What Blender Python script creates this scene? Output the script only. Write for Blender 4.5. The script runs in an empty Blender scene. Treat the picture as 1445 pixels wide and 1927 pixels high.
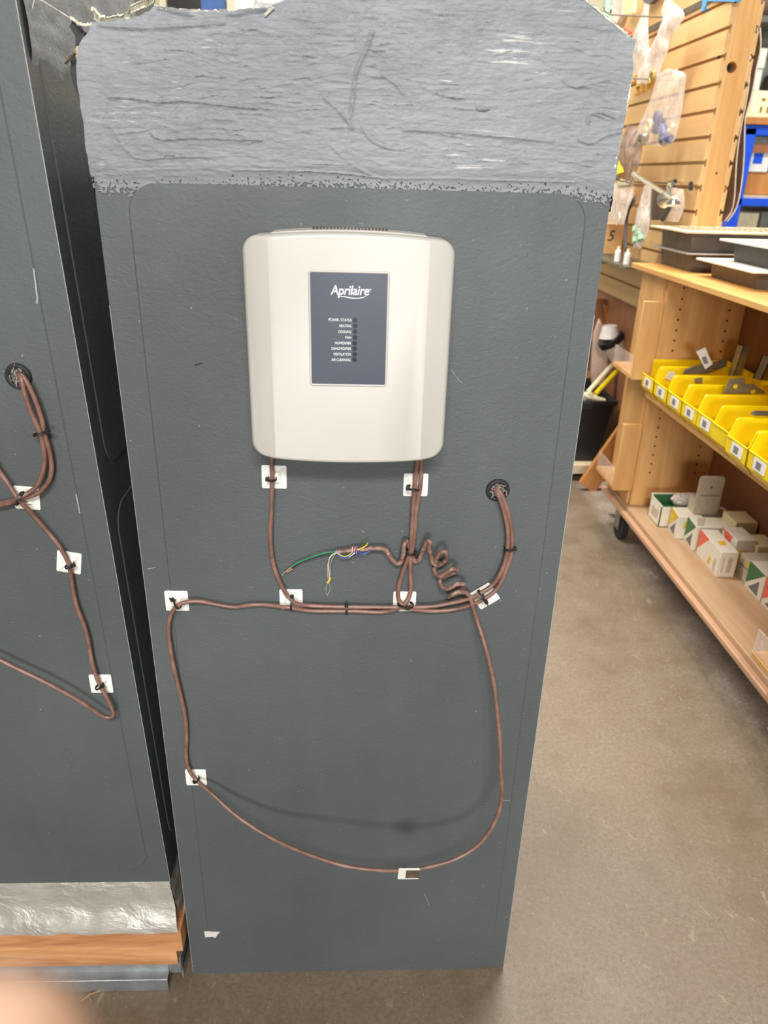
import bpy, bmesh, math, random
from mathutils import Vector, Matrix, noise
random.seed(7)
PI = math.pi
scene = bpy.context.scene
COL = scene.collection

# ------------------------------------------------------------------ camera, light, exposure
cam_data = bpy.data.cameras.new('camera')
cam = bpy.data.objects.new('camera', cam_data)
COL.objects.link(cam)
CAM_LOC = Vector((0.2544,-0.7939,1.1892))
CAM_ROT = Matrix(((0.99914,-0.00860,-0.04066),(-0.03344,0.41432,-0.90952),(0.02467,0.91009,0.41368)))
cam.matrix_world = Matrix.Translation(CAM_LOC) @ CAM_ROT.to_4x4()
cam_data.sensor_fit = 'VERTICAL'
cam_data.sensor_height = 36.0
cam_data.lens = 25.994
cam_data.clip_start = 0.005
cam_data.dof.use_dof = True
cam_data.dof.focus_distance = 0.90
cam_data.dof.aperture_fstop = 8.0
scene.camera = cam

world = bpy.data.worlds.new('hall_light')
scene.world = world
world.use_nodes = True
world.node_tree.nodes['Background'].inputs[0].default_value = (1.0, 0.965, 0.92, 1)
world.node_tree.nodes['Background'].inputs[1].default_value = 0.20

def area_light(name, loc, target, sx, sy, power, color=(1, .96, .9)):
    d = bpy.data.lights.new(name, 'AREA')
    d.shape = 'RECTANGLE'; d.size = sx; d.size_y = sy; d.energy = power; d.color = color
    o = bpy.data.objects.new(name, d); COL.objects.link(o)
    o.location = loc
    o.rotation_euler = (Vector(target) - Vector(loc)).to_track_quat('-Z', 'Y').to_euler()
    return o
area_light('ceiling_light_over_aisle', (0.36, 1.7, 3.2), (0.40, 1.7, 0), 0.25, 3.6, 135)
area_light('ceiling_light_beyond_cabinet', (1.15, 2.4, 3.3), (1.15, 2.4, 0), 0.3, 2.4, 30)
area_light('ceiling_light_before_ducts', (0.25, -2.5, 2.85), (0.25, 0.0, 1.1), 1.2, 0.35, 74, (1, .97, .93))
area_light('doorway_daylight', (0.2, -4.4, 1.25), (0.25, 0, 0.6), 1.0, 0.6, 70, (.95, .98, 1))

vs = scene.view_settings
vs.view_transform = 'Standard'; vs.look = 'None'; vs.gamma = 1.0; vs.use_curve_mapping = False
vs.exposure = 0.55

# ------------------------------------------------------------------ materials
def lin(c):
    return tuple((x/255/12.92 if x/255 <= .04045 else ((x/255+.055)/1.055)**2.4) for x in c)

class NT:
    def __init__(s, name):
        s.m = bpy.data.materials.new(name); s.m.use_nodes = True
        s.t = s.m.node_tree; s.b = s.t.nodes['Principled BSDF']
        s.tc = s.t.nodes.new('ShaderNodeTexCoord')
    def n(s, typ, **kw):
        o = s.t.nodes.new(typ)
        for k, v in kw.items():
            if k.startswith('_'): setattr(o, k[1:], v)
            else: o.inputs[k].default_value = v
        return o
    def l(s, a, b): s.t.links.new(a, b)
    def coords(s, scale=(1, 1, 1), space='Object', rot=(0, 0, 0)):
        mp = s.n('ShaderNodeMapping'); mp.inputs['Scale'].default_value = scale; mp.inputs['Rotation'].default_value = rot
        s.l(s.tc.outputs[space], mp.inputs[0]); return mp.outputs[0]
    def noise(s, vec, scale, detail=4, rough=.55, dist=0):
        o = s.n('ShaderNodeTexNoise'); o.inputs['Scale'].default_value = scale; o.inputs['Detail'].default_value = detail
        o.inputs['Roughness'].default_value = rough; o.inputs['Distortion'].default_value = dist
        s.l(vec, o.inputs['Vector']); return o.outputs['Fac']
    def ramp(s, fac, stops):
        o = s.n('ShaderNodeValToRGB'); r = o.color_ramp
        while len(r.elements) < len(stops): r.elements.new(.5)
        for e, (p, c) in zip(r.elements, stops):
            e.position = p; e.color = (*c, 1) if len(c) == 3 else c
        s.l(fac, o.inputs[0]); return o.outputs[0]
    def mix(s, fac, a, b, mode='MIX'):
        o = s.n('ShaderNodeMix', _data_type='RGBA', _blend_type=mode)
        for i, v in ((0, fac), (6, a), (7, b)):
            if hasattr(v, 'links'): s.l(v, o.inputs[i])
            else: o.inputs[i].default_value = v if i == 0 else (*v, 1)
        return o.outputs[2]
    def math(s, op, a, b=0.0):
        o = s.n('ShaderNodeMath', _operation=op)
        for i, v in ((0, a), (1, b)):
            if hasattr(v, 'links'): s.l(v, o.inputs[i])
            else: o.inputs[i].default_value = v
        return o.outputs[0]
    def bump(s, h, strength=.3, dist=.002, prev=None):
        o = s.n('ShaderNodeBump'); o.inputs['Strength'].default_value = strength; o.inputs['Distance'].default_value = dist
        s.l(h, o.inputs['Height'])
        if prev: s.l(prev, o.inputs['Normal'])
        return o.outputs[0]
    def done(s, color=None, rough=None, metal=None, normal=None):
        for key, v in (('Base Color', color), ('Roughness', rough), ('Metallic', metal), ('Normal', normal)):
            if v is None: continue
            if hasattr(v, 'links'): s.l(v, s.b.inputs[key])
            else: s.b.inputs[key].default_value = (*v, 1) if key == 'Base Color' else v
        return s.m

def plain(name, rgb, rough=.5, metal=0, var=.12, scale=40, bump=0):
    t = NT(name); c = lin(rgb)
    f = t.noise(t.coords(), scale, 3)
    col = t.ramp(f, [(.3, tuple(x*(1-var) for x in c)), (.7, tuple(min(1, x*(1+var)) for x in c))])
    nm = t.bump(t.noise(t.coords(), scale*6, 2), bump, .001) if bump else None
    return t.done(col, rough, metal, nm)

def wood(name, light, dark, axis='Y', scale=9, rough=.5, rings=True, knots=0):
    t = NT(name)
    sc = {'X': (.09, 1, 1), 'Y': (1, .09, 1), 'Z': (1, 1, .09)}[axis]
    v = t.coords(sc)
    a = t.noise(v, scale, 5, .6, 1.2)
    b = t.noise(v, scale*9, 3, .6)
    f = t.math('ADD', t.math('MULTIPLY', a, .75), t.math('MULTIPLY', b, .25))
    col = t.ramp(f, [(.36, lin(dark)), (.52, tuple((p+q)/2 for p, q in zip(lin(light), lin(dark)))), (.66, lin(light))])
    if knots:
        vo = t.n('ShaderNodeTexVoronoi'); vo.inputs['Scale'].default_value = knots
        t.l(t.coords({'X': (.4, 1, 1), 'Y': (1, .4, 1), 'Z': (1, 1, .4)}[axis]), vo.inputs['Vector'])
        k = t.ramp(vo.outputs['Distance'], [(.03, (1, 1, 1)), (.12, (0, 0, 0))])
        col = t.mix(k, col, tuple(x*.35 for x in lin(dark)))
    return t.done(col, rough, 0, t.bump(b, .08, .001))

def duct_paint(name, light, dark):
    t = NT(name)
    v = t.coords()
    f = t.noise(v, 3.0, 4, .6)
    f2 = t.noise(t.coords((1, 1, .05)), 30, 3)
    col = t.ramp(t.math('ADD', t.math('MULTIPLY', f, .8), t.math('MULTIPLY', f2, .2)), [(.3, lin(dark)), (.7, lin(light))])
    # dust specks
    sp = t.noise(v, 190, 2, .5)
    col = t.mix(t.ramp(sp, [(.75, (0, 0, 0)), (.775, (.5, .5, .5))]), col, lin((150, 155, 155)))
    leather = t.noise(t.coords((1, 1, 1.5), rot=(0, .5, 0)), 95, 3, .55, 1.4)
    nm = t.bump(leather, .32, .0016)
    nm = t.bump(t.noise(v, 7, 2), .25, .008, nm)
    rg = t.ramp(t.noise(v, 14, 4), [(.3, (.5,)*3), (.7, (.62,)*3)])
    return t.done(col, rg, 0, nm)

def mastic_paint(name, light, dark, ragged=False):
    t = NT(name)
    v = t.coords((.05, 1, 1))
    streak = t.noise(v, 330, 3, .6, .5)
    blot = t.noise(t.coords((.5, 1, 1)), 8, 4, .6)
    f = t.math('ADD', t.math('MULTIPLY', streak, .35), t.math('MULTIPLY', blot, .65))
    col = t.ramp(f, [(.36, lin(dark)), (.5, tuple((a+b)/2 for a, b in zip(lin(dark), lin(light)))), (.64, lin(light))])
    chalk = t.math('MULTIPLY', t.noise(t.coords((.07, 1, 1)), 420, 2, .5), t.noise(t.coords(), 16, 4))
    col = t.mix(t.ramp(chalk, [(.385, (0, 0, 0)), (.46, (.6, .6, .6))]), col, lin((208, 206, 200)))
    h = t.noise(t.coords((.10, 1, 1)), 260, 4, .65, .8)
    nm = t.bump(h, .45, .0016)
    crack = t.math('ABSOLUTE', t.math('SUBTRACT', t.noise(t.coords((.4, 1, 1)), 26, 6, .7, 1.8), .5))
    cr = t.ramp(crack, [(0, (0, 0, 0)), (.03, (1, 1, 1))])
    nm = t.bump(cr, .25, .002, nm)
    nm = t.bump(t.noise(t.coords((.6, 1, 1)), 60, 5, .65, 1.2), .35, .004, nm)
    m = t.done(col, .55, 0, nm)
    if ragged:
        at = t.n('ShaderNodeAttribute', _attribute_name='cover')
        c = t.math('ADD', t.math('MULTIPLY', at.outputs['Fac'], 28), t.math('MULTIPLY', t.math('SUBTRACT', t.noise(t.coords(), 330, 2, .5), .5), 1.5))
        mx = t.n('ShaderNodeMixShader'); tr = t.n('ShaderNodeBsdfTransparent')
        t.l(t.math('GREATER_THAN', c, 0), mx.inputs[0]); t.l(tr.outputs[0], mx.inputs[1]); t.l(t.b.outputs[0], mx.inputs[2])
        t.l(mx.outputs[0], t.t.nodes['Material Output'].inputs[0])
    return m

M = {}
M['duct'] = duct_paint('slate_duct_paint', (84, 89, 89), (72, 77, 77))
M['mastic'] = mastic_paint('grey_brushed_sealant', (138, 141, 145), (116, 119, 123))
M['mastic_edge'] = mastic_paint('grey_brushed_sealant_thin_edge', (138, 141, 145), (116, 119, 123), True)
M['torn'] = plain('torn_fibre_edge', (205, 200, 180), .9, 0, .3, 120, .5)
M['torn_yellow'] = plain('yellow_glass_fibre', (176, 158, 112), .95, 0, .35, 160, .5)
M['dark_inside'] = plain('dark_duct_inside', (38, 40, 42), .7)
M['white_plastic'] = plain('warm_white_plastic', (186, 182, 174), .42, 0, .02, 14)
M['mount'] = plain('white_nylon', (233, 231, 222), .45, 0, .03, 60)
M['slate_label'] = plain('slate_blue_label', (60, 67, 79), .4, 0, .02)
M['print_white'] = plain('white_print', (238, 238, 240), .5, 0, .01)
M['led'] = plain('dark_lens', (22, 21, 22), .25)
M['black_plastic'] = plain('black_plastic', (26, 26, 27), .45)
M['rubber'] = plain('black_rubber', (33, 33, 34), .7, 0, .2, 150, .3)
M['fluff'] = plain('grey_fluff', (150, 143, 134), .95, 0, .4, 300, .5)
t = NT('brown_cable_jacket'); _v = t.coords()
M['cable'] = t.done(t.ramp(t.noise(_v, 60, 3), [(.3, lin((106, 76, 65))), (.72, lin((142, 106, 93)))]), .36, 0, t.bump(t.noise(_v, 90, 2), .15, .001))
t = NT('dusty_cable_jacket'); _v = t.coords()
M['cable_dusty'] = t.done(t.ramp(t.noise(_v, 130, 4, .7), [(.35, lin((100, 72, 62))), (.55, lin((138, 106, 94))), (.72, lin((192, 174, 162)))]), .5)
for nme, c in dict(wire_green=(30, 150, 92), wire_yellow=(214, 186, 60), wire_blue=(42, 84, 190), wire_red=(205, 62, 45), wire_orange=(226, 120, 40), wire_white=(226, 222, 210), wire_black=(30, 30, 32), wire_copper=(196, 150, 110)).items():
    M[nme] = plain(nme, c, .4, 0, .05)
M['ripcord'] = plain('pale_rip_cord', (188, 184, 168), .9)
t = NT('aluminium_tape'); _v = t.coords()
M['foil'] = t.done(t.ramp(t.noise(_v, 12, 4), [(.3, lin((172, 167, 157))), (.7, lin((200, 195, 184)))]), .4, .5, t.bump(t.noise(t.coords((.6, 1, 1)), 20, 4, .55, 1.2), .8, .006, t.bump(t.noise(t.coords((1, 1, 2.5)), 60, 4, .6, 1.2), .2, .003)))
M['galv'] = (lambda t: t.done(t.ramp(t.noise(t.coords(), 26, 4), [(.3, lin((140, 144, 146))), (.7, lin((184, 187, 188)))]), .42, .75, t.bump(t.noise(t.coords(), 60, 3), .1, .002)))(NT('dusty_galvanised_steel'))
M['fir'] = wood('rough_sawn_fir', (214, 160, 108), (164, 106, 64), 'X', 30, .8)
M['pine'] = wood('varnished_pine', (222, 176, 114), (194, 142, 82), 'Z', 8, .45, knots=2.3)
M['pine_y'] = wood('varnished_pine_along', (222, 172, 104), (188, 132, 68), 'Y', 8, .45)
M['shelf_ply'] = wood('worn_shelf_board', (204, 172, 138), (174, 138, 102), 'Y', 7, .5)
M['bead'] = wood('pinkish_bead', (204, 164, 132), (178, 134, 102), 'Y', 10, .45)
M['backboard'] = wood('brown_back_board', (150, 98, 62), (126, 78, 48), 'Z', 5, .5)
M['slat'] = wood('birch_slat', (220, 182, 128), (202, 160, 104), 'Y', 6, .5)
M['slat_shadow'] = plain('groove_brown', (96, 70, 44), .8)
M['plank'] = wood('orange_plank', (208, 146, 84), (170, 108, 56), 'Z', 9, .55)
M['brown_board'] = wood('reddish_board', (176, 122, 84), (146, 94, 62), 'Z', 6, .6)
M['yellow_bin'] = plain('yellow_bin_plastic', (246, 214, 12), .38, 0, .03, 20)
M['white_paper'] = plain('white_paper', (232, 228, 222), .7, 0, .02)
M['barcode'] = plain('grey_print', (128, 120, 122), .7, 0, .3, 900)
M['steel'] = plain('zinc_steel', (160, 158, 150), .38, .8, .2, 50)
M['dark_steel'] = plain('dark_steel', (120, 114, 102), .45, .8, .2, 40)
M['register'] = plain('brown_grey_sheet_metal', (98, 84, 72), .55, .35, .25, 22, .1)
M['register_dark'] = plain('dark_register_metal', (66, 62, 60), .5, .35, .25, 22, .1)
M['grille_cream'] = plain('cream_enamel_grille', (226, 204, 164), .5, 0, .12, 40, .2)
M['grille_white'] = plain('white_enamel_grille', (226, 224, 214), .5, 0, .12, 40, .2)
M['grille_grey'] = plain('grey_grille_flange', (150, 142, 136), .45, .3, .15, 30)
M['grille_hole'] = plain('dark_grille_slot', (70, 62, 54), .8)
M['box_white'] = plain('white_carton', (226, 218, 200), .6, 0, .05, 30)
M['box_cream'] = plain('cream_carton', (228, 214, 166), .6, 0, .04, 30)
M['box_grey'] = plain('grey_printed_carton', (192, 178, 156), .6, 0, .15, 120)
M['print_green'] = plain('green_print', (56, 110, 66), .5, 0, .1)
M['print_red'] = plain('coral_print', (232, 100, 80), .5, 0, .1)
M['print_yellow'] = plain('yellow_print', (222, 182, 40), .5, 0, .2, 90)
M['print_grey'] = plain('slate_print', (104, 106, 108), .5, 0, .2, 90)
M['chrome'] = plain('chrome', (226, 224, 218), .16, 1, .05)
M['brass'] = plain('pale_brass', (214, 172, 88), .3, .7, .1, 60)
M['black_tote'] = plain('black_tote_plastic', (28, 28, 29), .5, 0, .2, 20, .1)
M['cream_pvc'] = plain('cream_pvc', (230, 222, 186), .4)
M['yellow_pvc'] = plain('yellow_pvc', (226, 202, 20), .4)
M['pink_sheet'] = plain('pale_pink_sheet', (222, 192, 172), .6, 0, .08)
M['white_tube'] = plain('milky_tube', (232, 228, 222), .35)
M['beige'] = plain('beige_board', (206, 186, 152), .7)
M['cardboard'] = plain('cardboard', (196, 152, 100), .8, 0, .08, 30)
M['ink'] = plain('black_ink', (40, 32, 28), .8)
M['blue_frame'] = plain('blue_enamel', (30, 84, 214), .4, 0, .08, 10)
M['blue_part'] = plain('blue_plastic', (58, 66, 130), .4, 0, .15, 60)
M['blue_tarp'] = plain('light_blue_plastic', (72, 150, 210), .4)
M['cream_part'] = plain('cream_plastic_part', (236, 220, 182), .45)
M['grey_part'] = plain('grey_item', (92, 92, 98), .5)
M['mint_part'] = plain('mint_plastic', (150, 205, 158), .45)
M['red_part'] = plain('red_cord', (226, 70, 70), .5)
M['yellow_tag'] = plain('yellow_tag', (244, 224, 40), .5)
M['crate'] = plain('cream_crate', (238, 226, 186), .5)
M['brown_sheet'] = plain('brown_rubber_sheet', (150, 118, 98), .5, 0, .15, 14)
M['sheet_edge'] = plain('pale_cut_edge', (226, 210, 192), .7)
M['green_rack'] = plain('pale_green_steel', (166, 200, 172), .45)
M['wall_cream'] = plain('cream_wall_paint', (222, 212, 178), .8, 0, .03, 3)
M['grey_goods'] = plain('grey_green_goods', (128, 132, 122), .6, 0, .3, 12)
M['sack'] = plain('brown_sack', (128, 104, 92), .8, 0, .2, 20)
M['window_dark'] = plain('dark_window_panel', (40, 34, 32), .25)
M['window_blue'] = plain('blue_panel', (44, 96, 166), .4, 0, .15, 9)
M['window_frame'] = plain('cream_frame', (226, 216, 190), .6)
M['sign_white'] = plain('white_sign', (238, 238, 236), .5, 0, .01)
M['sign_text'] = plain('grey_lettering', (140, 140, 142), .6)
M['tape'] = plain('white_tape_scrap', (214, 208, 200), .7, 0, .12, 120)
M['scratch'] = plain('pale_scratch', (150, 154, 154), .6)
M['mark'] = plain('black_scuff', (34, 34, 35), .7)
M['grime'] = plain('brown_grime', (92, 76, 60), .8, 0, .4, 120)
M['leaf'] = plain('dry_stem', (150, 122, 84), .8)
M['nail'] = plain('fingernail', (226, 178, 158), .3)
t = NT('skin'); _v = t.coords()
M['skin'] = t.done(t.ramp(t.noise(_v, 90, 4), [(.3, lin((170, 132, 106))), (.7, lin((188, 150, 124)))]), .5, 0, t.bump(t.noise(_v, 700, 2), .2, .0006))
t.b.inputs['Subsurface Weight'].default_value = .04
t.b.inputs['Subsurface Radius'].default_value = (.008, .003, .002)

def clear_mat(name, tint, opacity, rough=.25):
    t = NT(name)
    tr = t.n('ShaderNodeBsdfTransparent'); tr.inputs[0].default_value = (*tint, 1)
    mx = t.n('ShaderNodeMixShader')
    cr = t.noise(t.coords((1, 1, .5)), 26, 4, .6, 1.5)
    op = t.ramp(cr, [(.35, (opacity*.55,)*3), (.65, (min(1, opacity*1.5),)*3)])
    t.l(op, mx.inputs[0]); t.l(tr.outputs[0], mx.inputs[1])
    t.b.inputs['Base Color'].default_value = (*lin((240, 226, 214)), 1)
    t.b.inputs['Roughness'].default_value = rough
    t.l(t.bump(cr, .8, .006), t.b.inputs['Normal'])
    t.l(t.b.outputs[0], mx.inputs[2])
    t.l(mx.outputs[0], t.t.nodes['Material Output'].inputs[0])
    return t.m
M['bag'] = clear_mat('clear_poly_bag', (.97, .95, .93), .33)
M['bag_white'] = clear_mat('milky_poly_bag', (.95, .92, .92), .62)
M['bag_gold'] = clear_mat('amber_poly_bag', (.52, .38, .2), .22)
M['acrylic'] = clear_mat('clear_acrylic', (.95, .94, .93), .22, .1)

# floor
t = NT('worn_concrete'); v = t.coords()
big = t.noise(v, 1.6, 5, .6, .5)
mid = t.noise(v, 9, 6, .65)
fine = t.noise(v, 120, 4, .7)
base = t.ramp(t.math('ADD', t.math('MULTIPLY', big, .6), t.math('MULTIPLY', mid, .4)),
              [(.38, lin((132, 120, 106))), (.5, lin((178, 166, 152))), (.62, lin((196, 185, 172)))])
grit = t.noise(v, 260, 3, .75)
base = t.mix(t.ramp(t.math('ADD', t.math('MULTIPLY', fine, .6), t.math('MULTIPLY', grit, .4)), [(.40, (.75, .75, .75)), (.6, (0, 0, 0))]), base, lin((116, 104, 92)))
pink = t.ramp(t.noise(v, 3.4, 3), [(.55, (0, 0, 0)), (.75, (.35, .35, .35))])
base = t.mix(pink, base, lin((166, 140, 128)))
flake = t.noise(t.coords((1.0, .6, 1), rot=(0, 0, .6)), 42, 6, .72, .8)
flm = t.math('MULTIPLY', t.ramp(flake, [(.61, (0, 0, 0)), (.635, (1, 1, 1))]), t.ramp(t.noise(v, 5, 3), [(.38, (0, 0, 0)), (.58, (1, 1, 1))]))
base = t.mix(t.math('MULTIPLY', flm, .75), base, lin((216, 203, 180)))
speck = t.ramp(t.noise(v, 210, 2, .5), [(.68, (0, 0, 0)), (.72, (.9, .9, .9))])
base = t.mix(speck, base, lin((206, 196, 178)))
dk = t.ramp(t.noise(v, 60, 4, .7), [(.27, (.6, .6, .6)), (.32, (0, 0, 0))])
base = t.mix(dk, base, lin((82, 72, 62)))
# older brown sealer before the ducts, with their cast shadow painted into it too
sx = t.n('ShaderNodeSeparateXYZ'); t.l(t.tc.outputs['Object'], sx.inputs[0])
edge = t.math('ADD', sx.outputs[0], t.math('MULTIPLY', t.math('SUBTRACT', mid, .5), .05))
band = t.ramp(edge, [(.0, (1, 1, 1)), (1, (0, 0, 0))])
mr = t.n('ShaderNodeMapRange'); t.l(edge, mr.inputs[0])
mr.inputs['From Min'].default_value = .44; mr.inputs['From Max'].default_value = .52; mr.inputs['To Min'].default_value = .72; mr.inputs['To Max'].default_value = 0
base = t.mix(mr.outputs[0], base, lin((96, 78, 54)))
M['floor'] = t.done(base, t.ramp(mid, [(.3, (.42,)*3), (.7, (.62,)*3)]), 0, t.bump(t.math('ADD', t.math('MULTIPLY', fine, .5), t.math('MULTIPLY', flake, .5)), .35, .002))

# ------------------------------------------------------------------ mesh helpers
class MB:
    def __init__(s): s.bm = bmesh.new()
    def face(s, pts):
        return s.bm.faces.new([s.bm.verts.new(p) for p in pts])
    def box(s, x0, x1, y0, y1, z0, z1, mat=None):
        vs = [Vector((x, y, z)) for x in (x0, x1) for y in (y0, y1) for z in (z0, z1)]
        if mat is not None: vs = [mat @ q for q in vs]
        V = [s.bm.verts.new(q) for q in vs]
        for f in ((0, 1, 3, 2), (4, 6, 7, 5), (0, 4, 5, 1), (2, 3, 7, 6), (0, 2, 6, 4), (1, 5, 7, 3)):
            s.bm.faces.new([V[i] for i in f])
        return s
    def prism(s, pts, d):
        """closed polygon (world points) extruded by vector d"""
        d = Vector(d); a = [s.bm.verts.new(Vector(p)) for p in pts]; b = [s.bm.verts.new(Vector(p)+d) for p in pts]
        s.bm.faces.new(a); s.bm.faces.new(b[::-1])
        n = len(pts)
        for i in range(n): s.bm.faces.new((a[i], b[i], b[(i+1) % n], a[(i+1) % n]))
        return s
    def tube(s, pts, r, seg=10, closed=False, radii=None, caps=True, flat=None):
        pts = [Vector(p) for p in pts]; n = len(pts); rings = []
        up = None
        for i, p in enumerate(pts):
            if closed: tg = (pts[(i+1) % n]-pts[i-1])
            else: tg = pts[min(i+1, n-1)]-pts[max(i-1, 0)]
            if tg.length < 1e-9: tg = Vector((0, 0, 1))
            tg.normalize()
            if up is None:
                up = Vector((0, 0, 1)) if abs(tg.z) < .9 else Vector((0, 1, 0))
                if flat is not None: up = Vector(flat)
            up = (up - tg*up.dot(tg))
            if up.length < 1e-6: up = tg.orthogonal()
            up.normalize(); sd = tg.cross(up)
            rr = radii[i] if radii else r
            ru, rs = (rr, rr) if not isinstance(rr, tuple) else rr
            rings.append([s.bm.verts.new(p + up*ru*math.cos(2*PI*k/seg) + sd*rs*math.sin(2*PI*k/seg)) for k in range(seg)])
        m = n if closed else n-1
        for i in range(m):
            A, B = rings[i], rings[(i+1) % n]
            for k in range(seg): s.bm.faces.new((A[k], A[(k+1) % seg], B[(k+1) % seg], B[k]))
        if not closed and caps:
            s.bm.faces.new(rings[0][::-1]); s.bm.faces.new(rings[-1])
        return s
    def cyl(s, a, b, r, r2=None, seg=20):
        return s.tube([a, b], r, seg, radii=[r, r if r2 is None else r2])
    def ball(s, c, r, seg=12, scale=(1, 1, 1)):
        bmesh.ops.create_uvsphere(s.bm, u_segments=seg, v_segments=seg//2+1, radius=1.0, matrix=Matrix.Translation(Vector(c)) @ Matrix.Diagonal((r*scale[0], r*scale[1], r*scale[2], 1)))
        return s
    def loft(s, rows, closed_row=False):
        V = [[s.bm.verts.new(Vector(p)) for p in row] for row in rows]
        for A, B in zip(V, V[1:]):
            n = len(A)
            for k in range(n if closed_row else n-1):
                s.bm.faces.new((A[k], A[(k+1) % n], B[(k+1) % n], B[k]))
        return V

def smoothed(pts, sub=6):
    """Catmull-Rom through the points"""
    P = [Vector(p) for p in pts]; P = [P[0]*2-P[1]] + P + [P[-1]*2-P[-2]]; out = []
    for i in range(1, len(P)-2):
        a, b, c, d = P[i-1:i+3]
        for k in range(sub):
            u = k/sub
            out.append(.5*((2*b)+(c-a)*u+(2*a-5*b+4*c-d)*u*u+(3*b-a-3*c+d)*u**3))
    out.append(P[-2]); return out

def world_loc(o):
    p = Vector((0, 0, 0))
    while o is not None: p += o.location; o = o.parent
    return p

def build(name, mb, mat, parent=None, bevel=0, smooth=40, seg=2, local=False):
    """link the collected shape as ONE mesh object; shapes are given in world space unless local"""
    bm = mb.bm if isinstance(mb, MB) else mb
    bmesh.ops.recalc_face_normals(bm, faces=bm.faces)
    if local: off = Vector((0, 0, 0))
    elif parent is not None: off = world_loc(parent)
    else:
        xs = [v.co.x for v in bm.verts]; ys = [v.co.y for v in bm.verts]; zs = [v.co.z for v in bm.verts]
        off = Vector(((min(xs)+max(xs))/2, (min(ys)+max(ys))/2, min(zs)))
    if off.length: bmesh.ops.translate(bm, verts=bm.verts, vec=-off)
    me = bpy.data.meshes.new(name); bm.to_mesh(me); bm.free()
    me.materials.append(M[mat] if isinstance(mat, str) else mat)
    o = bpy.data.objects.new(name, me); COL.objects.link(o)
    if parent is not None: o.parent = parent
    elif not local: o.location = off
    if smooth:
        me.polygons.foreach_set('use_smooth', [True]*len(me.polygons)); me.set_sharp_from_angle(angle=math.radians(smooth))
    if bevel:
        b = o.modifiers.new('edges', 'BEVEL'); b.width = bevel; b.segments = seg; b.limit_method = 'ANGLE'; b.angle_limit = math.radians(40)
    return o

def tag(o, label, cat, group=None):
    o['label'] = label; o['category'] = cat
    if group: o['group'] = group
    return o
def thing(name, label, cat, loc=(0, 0, 0), group=None):
    o = bpy.data.objects.new(name, None); COL.objects.link(o); o.location = loc; o.empty_display_size = .02
    return tag(o, label, cat, group)
def struct(o): o['kind'] = 'structure'; return o
def dup(root, loc, rot=None, label=None):
    r = root.copy(); COL.objects.link(r); r.location = loc
    if rot is not None: r.rotation_euler = rot
    if label: r['label'] = label
    for ch in list(root.children):
        c = ch.copy(); COL.objects.link(c); c.parent = r
        for g in list(ch.children):
            d = g.copy(); COL.objects.link(d); d.parent = c
    return r
def lettering(text, loc, size, mat, parent=None, align='LEFT', rot=(PI/2, 0, 0), shear=0, depth=.0002, width=None, name='lettering', space=1.0, bold=0):
    c = bpy.data.curves.new(name, 'FONT'); c.body = text; c.size = size; c.align_x = align; c.shear = shear; c.extrude = depth; c.space_character = space
    c.offset = bold
    o = bpy.data.objects.new(name, c); COL.objects.link(o)
    dg = bpy.context.evaluated_depsgraph_get(); dg.update()
    me = bpy.data.meshes.new_from_object(o.evaluated_get(dg))
    bpy.data.objects.remove(o)
    if width:
        xs = [v.co.x for v in me.vertices]; k = width/(max(xs)-min(xs))
        for v in me.vertices: v.co.x *= k
    R = Matrix.Translation(Vector(loc) - (world_loc(parent) if parent else Vector((0, 0, 0)))) @ (Matrix.Rotation(rot[2], 4, 'Z') @ Matrix.Rotation(rot[0], 4, 'X'))
    me.transform(R); me.materials.clear(); me.materials.append(M[mat])
    o = bpy.data.objects.new(name, me); COL.objects.link(o)
    if parent: o.parent = parent
    return o
def N(x, y, z=0.0, s=1.0): return noise.noise(Vector((x*s, y*s, z*s)))

# ------------------------------------------------------------------ the setting
struct(build('floor', MB().box(-3.5, 5, -4.5, 4.8, -.05, 0), 'floor', smooth=0))
struct(build('wall_back', MB().box(-3.5, 5, 4.6, 4.7, 0, 3.6), 'wall_cream', smooth=0))
W = .508; DEPTH = .55

# ------------------------------------------------------------------ right duct
def interp(prof, x):
    if x <= prof[0][0]: return prof[0][1]
    for (a, b), (c, d) in zip(prof, prof[1:]):
        if x <= c: return b+(d-b)*(x-a)/(c-a)
    return prof[-1][1]
top_px = [(-0.0009,0,1.2723),(0.0022,0,1.2873),(0.0081,0,1.2957),(0.0146,0,1.3016),(0.0174,0,1.3082),(0.0286,0,1.3077),(0.043,0,1.3106),(0.0584,0,1.3134),(0.0687,0,1.3169),(0.0735,0,1.3227),(0.0771,0,1.3212),(0.0958,0,1.3202),(0.1193,0,1.3201),(0.143,0,1.3208),(0.1597,0,1.3225),(0.1763,0,1.3242),(0.1835,0,1.3272),(0.1908,0,1.331),(0.2382,0,1.338),(0.2951,0,1.3406),(0.362,0,1.3411),(0.4341,0,1.3425),(0.4578,0,1.3392),(0.4694,0,1.3331),(0.4856,0,1.323),(0.4966,0,1.316),(0.5062,0,1.3092)]
TOP = sorted((p[0], p[2]) for p in top_px)
def top_z(x): return interp(TOP, x) + .0016*N(x, 3, 0, 130)
duct = thing('supply_duct', 'slate grey metal duct in the middle with brushed sealant top and white control box', 'air duct', (W/2, DEPTH/2, 0))
bot = [(p[0], p[2]) for p in [(0,0,-0.0002),(0.0066,0,-0.0031),(0.0993,0,-0.0095),(0.2035,0,-0.0095),(0.2908,0,-0.0077),(0.4226,0,-0.0044),(0.5083,0,0.0069)]]
bot = [(0, bot[0][1])]+bot[1:-1]+[(W, bot[-1][1])]
mb = MB(); nx = 60
rows = []
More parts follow.
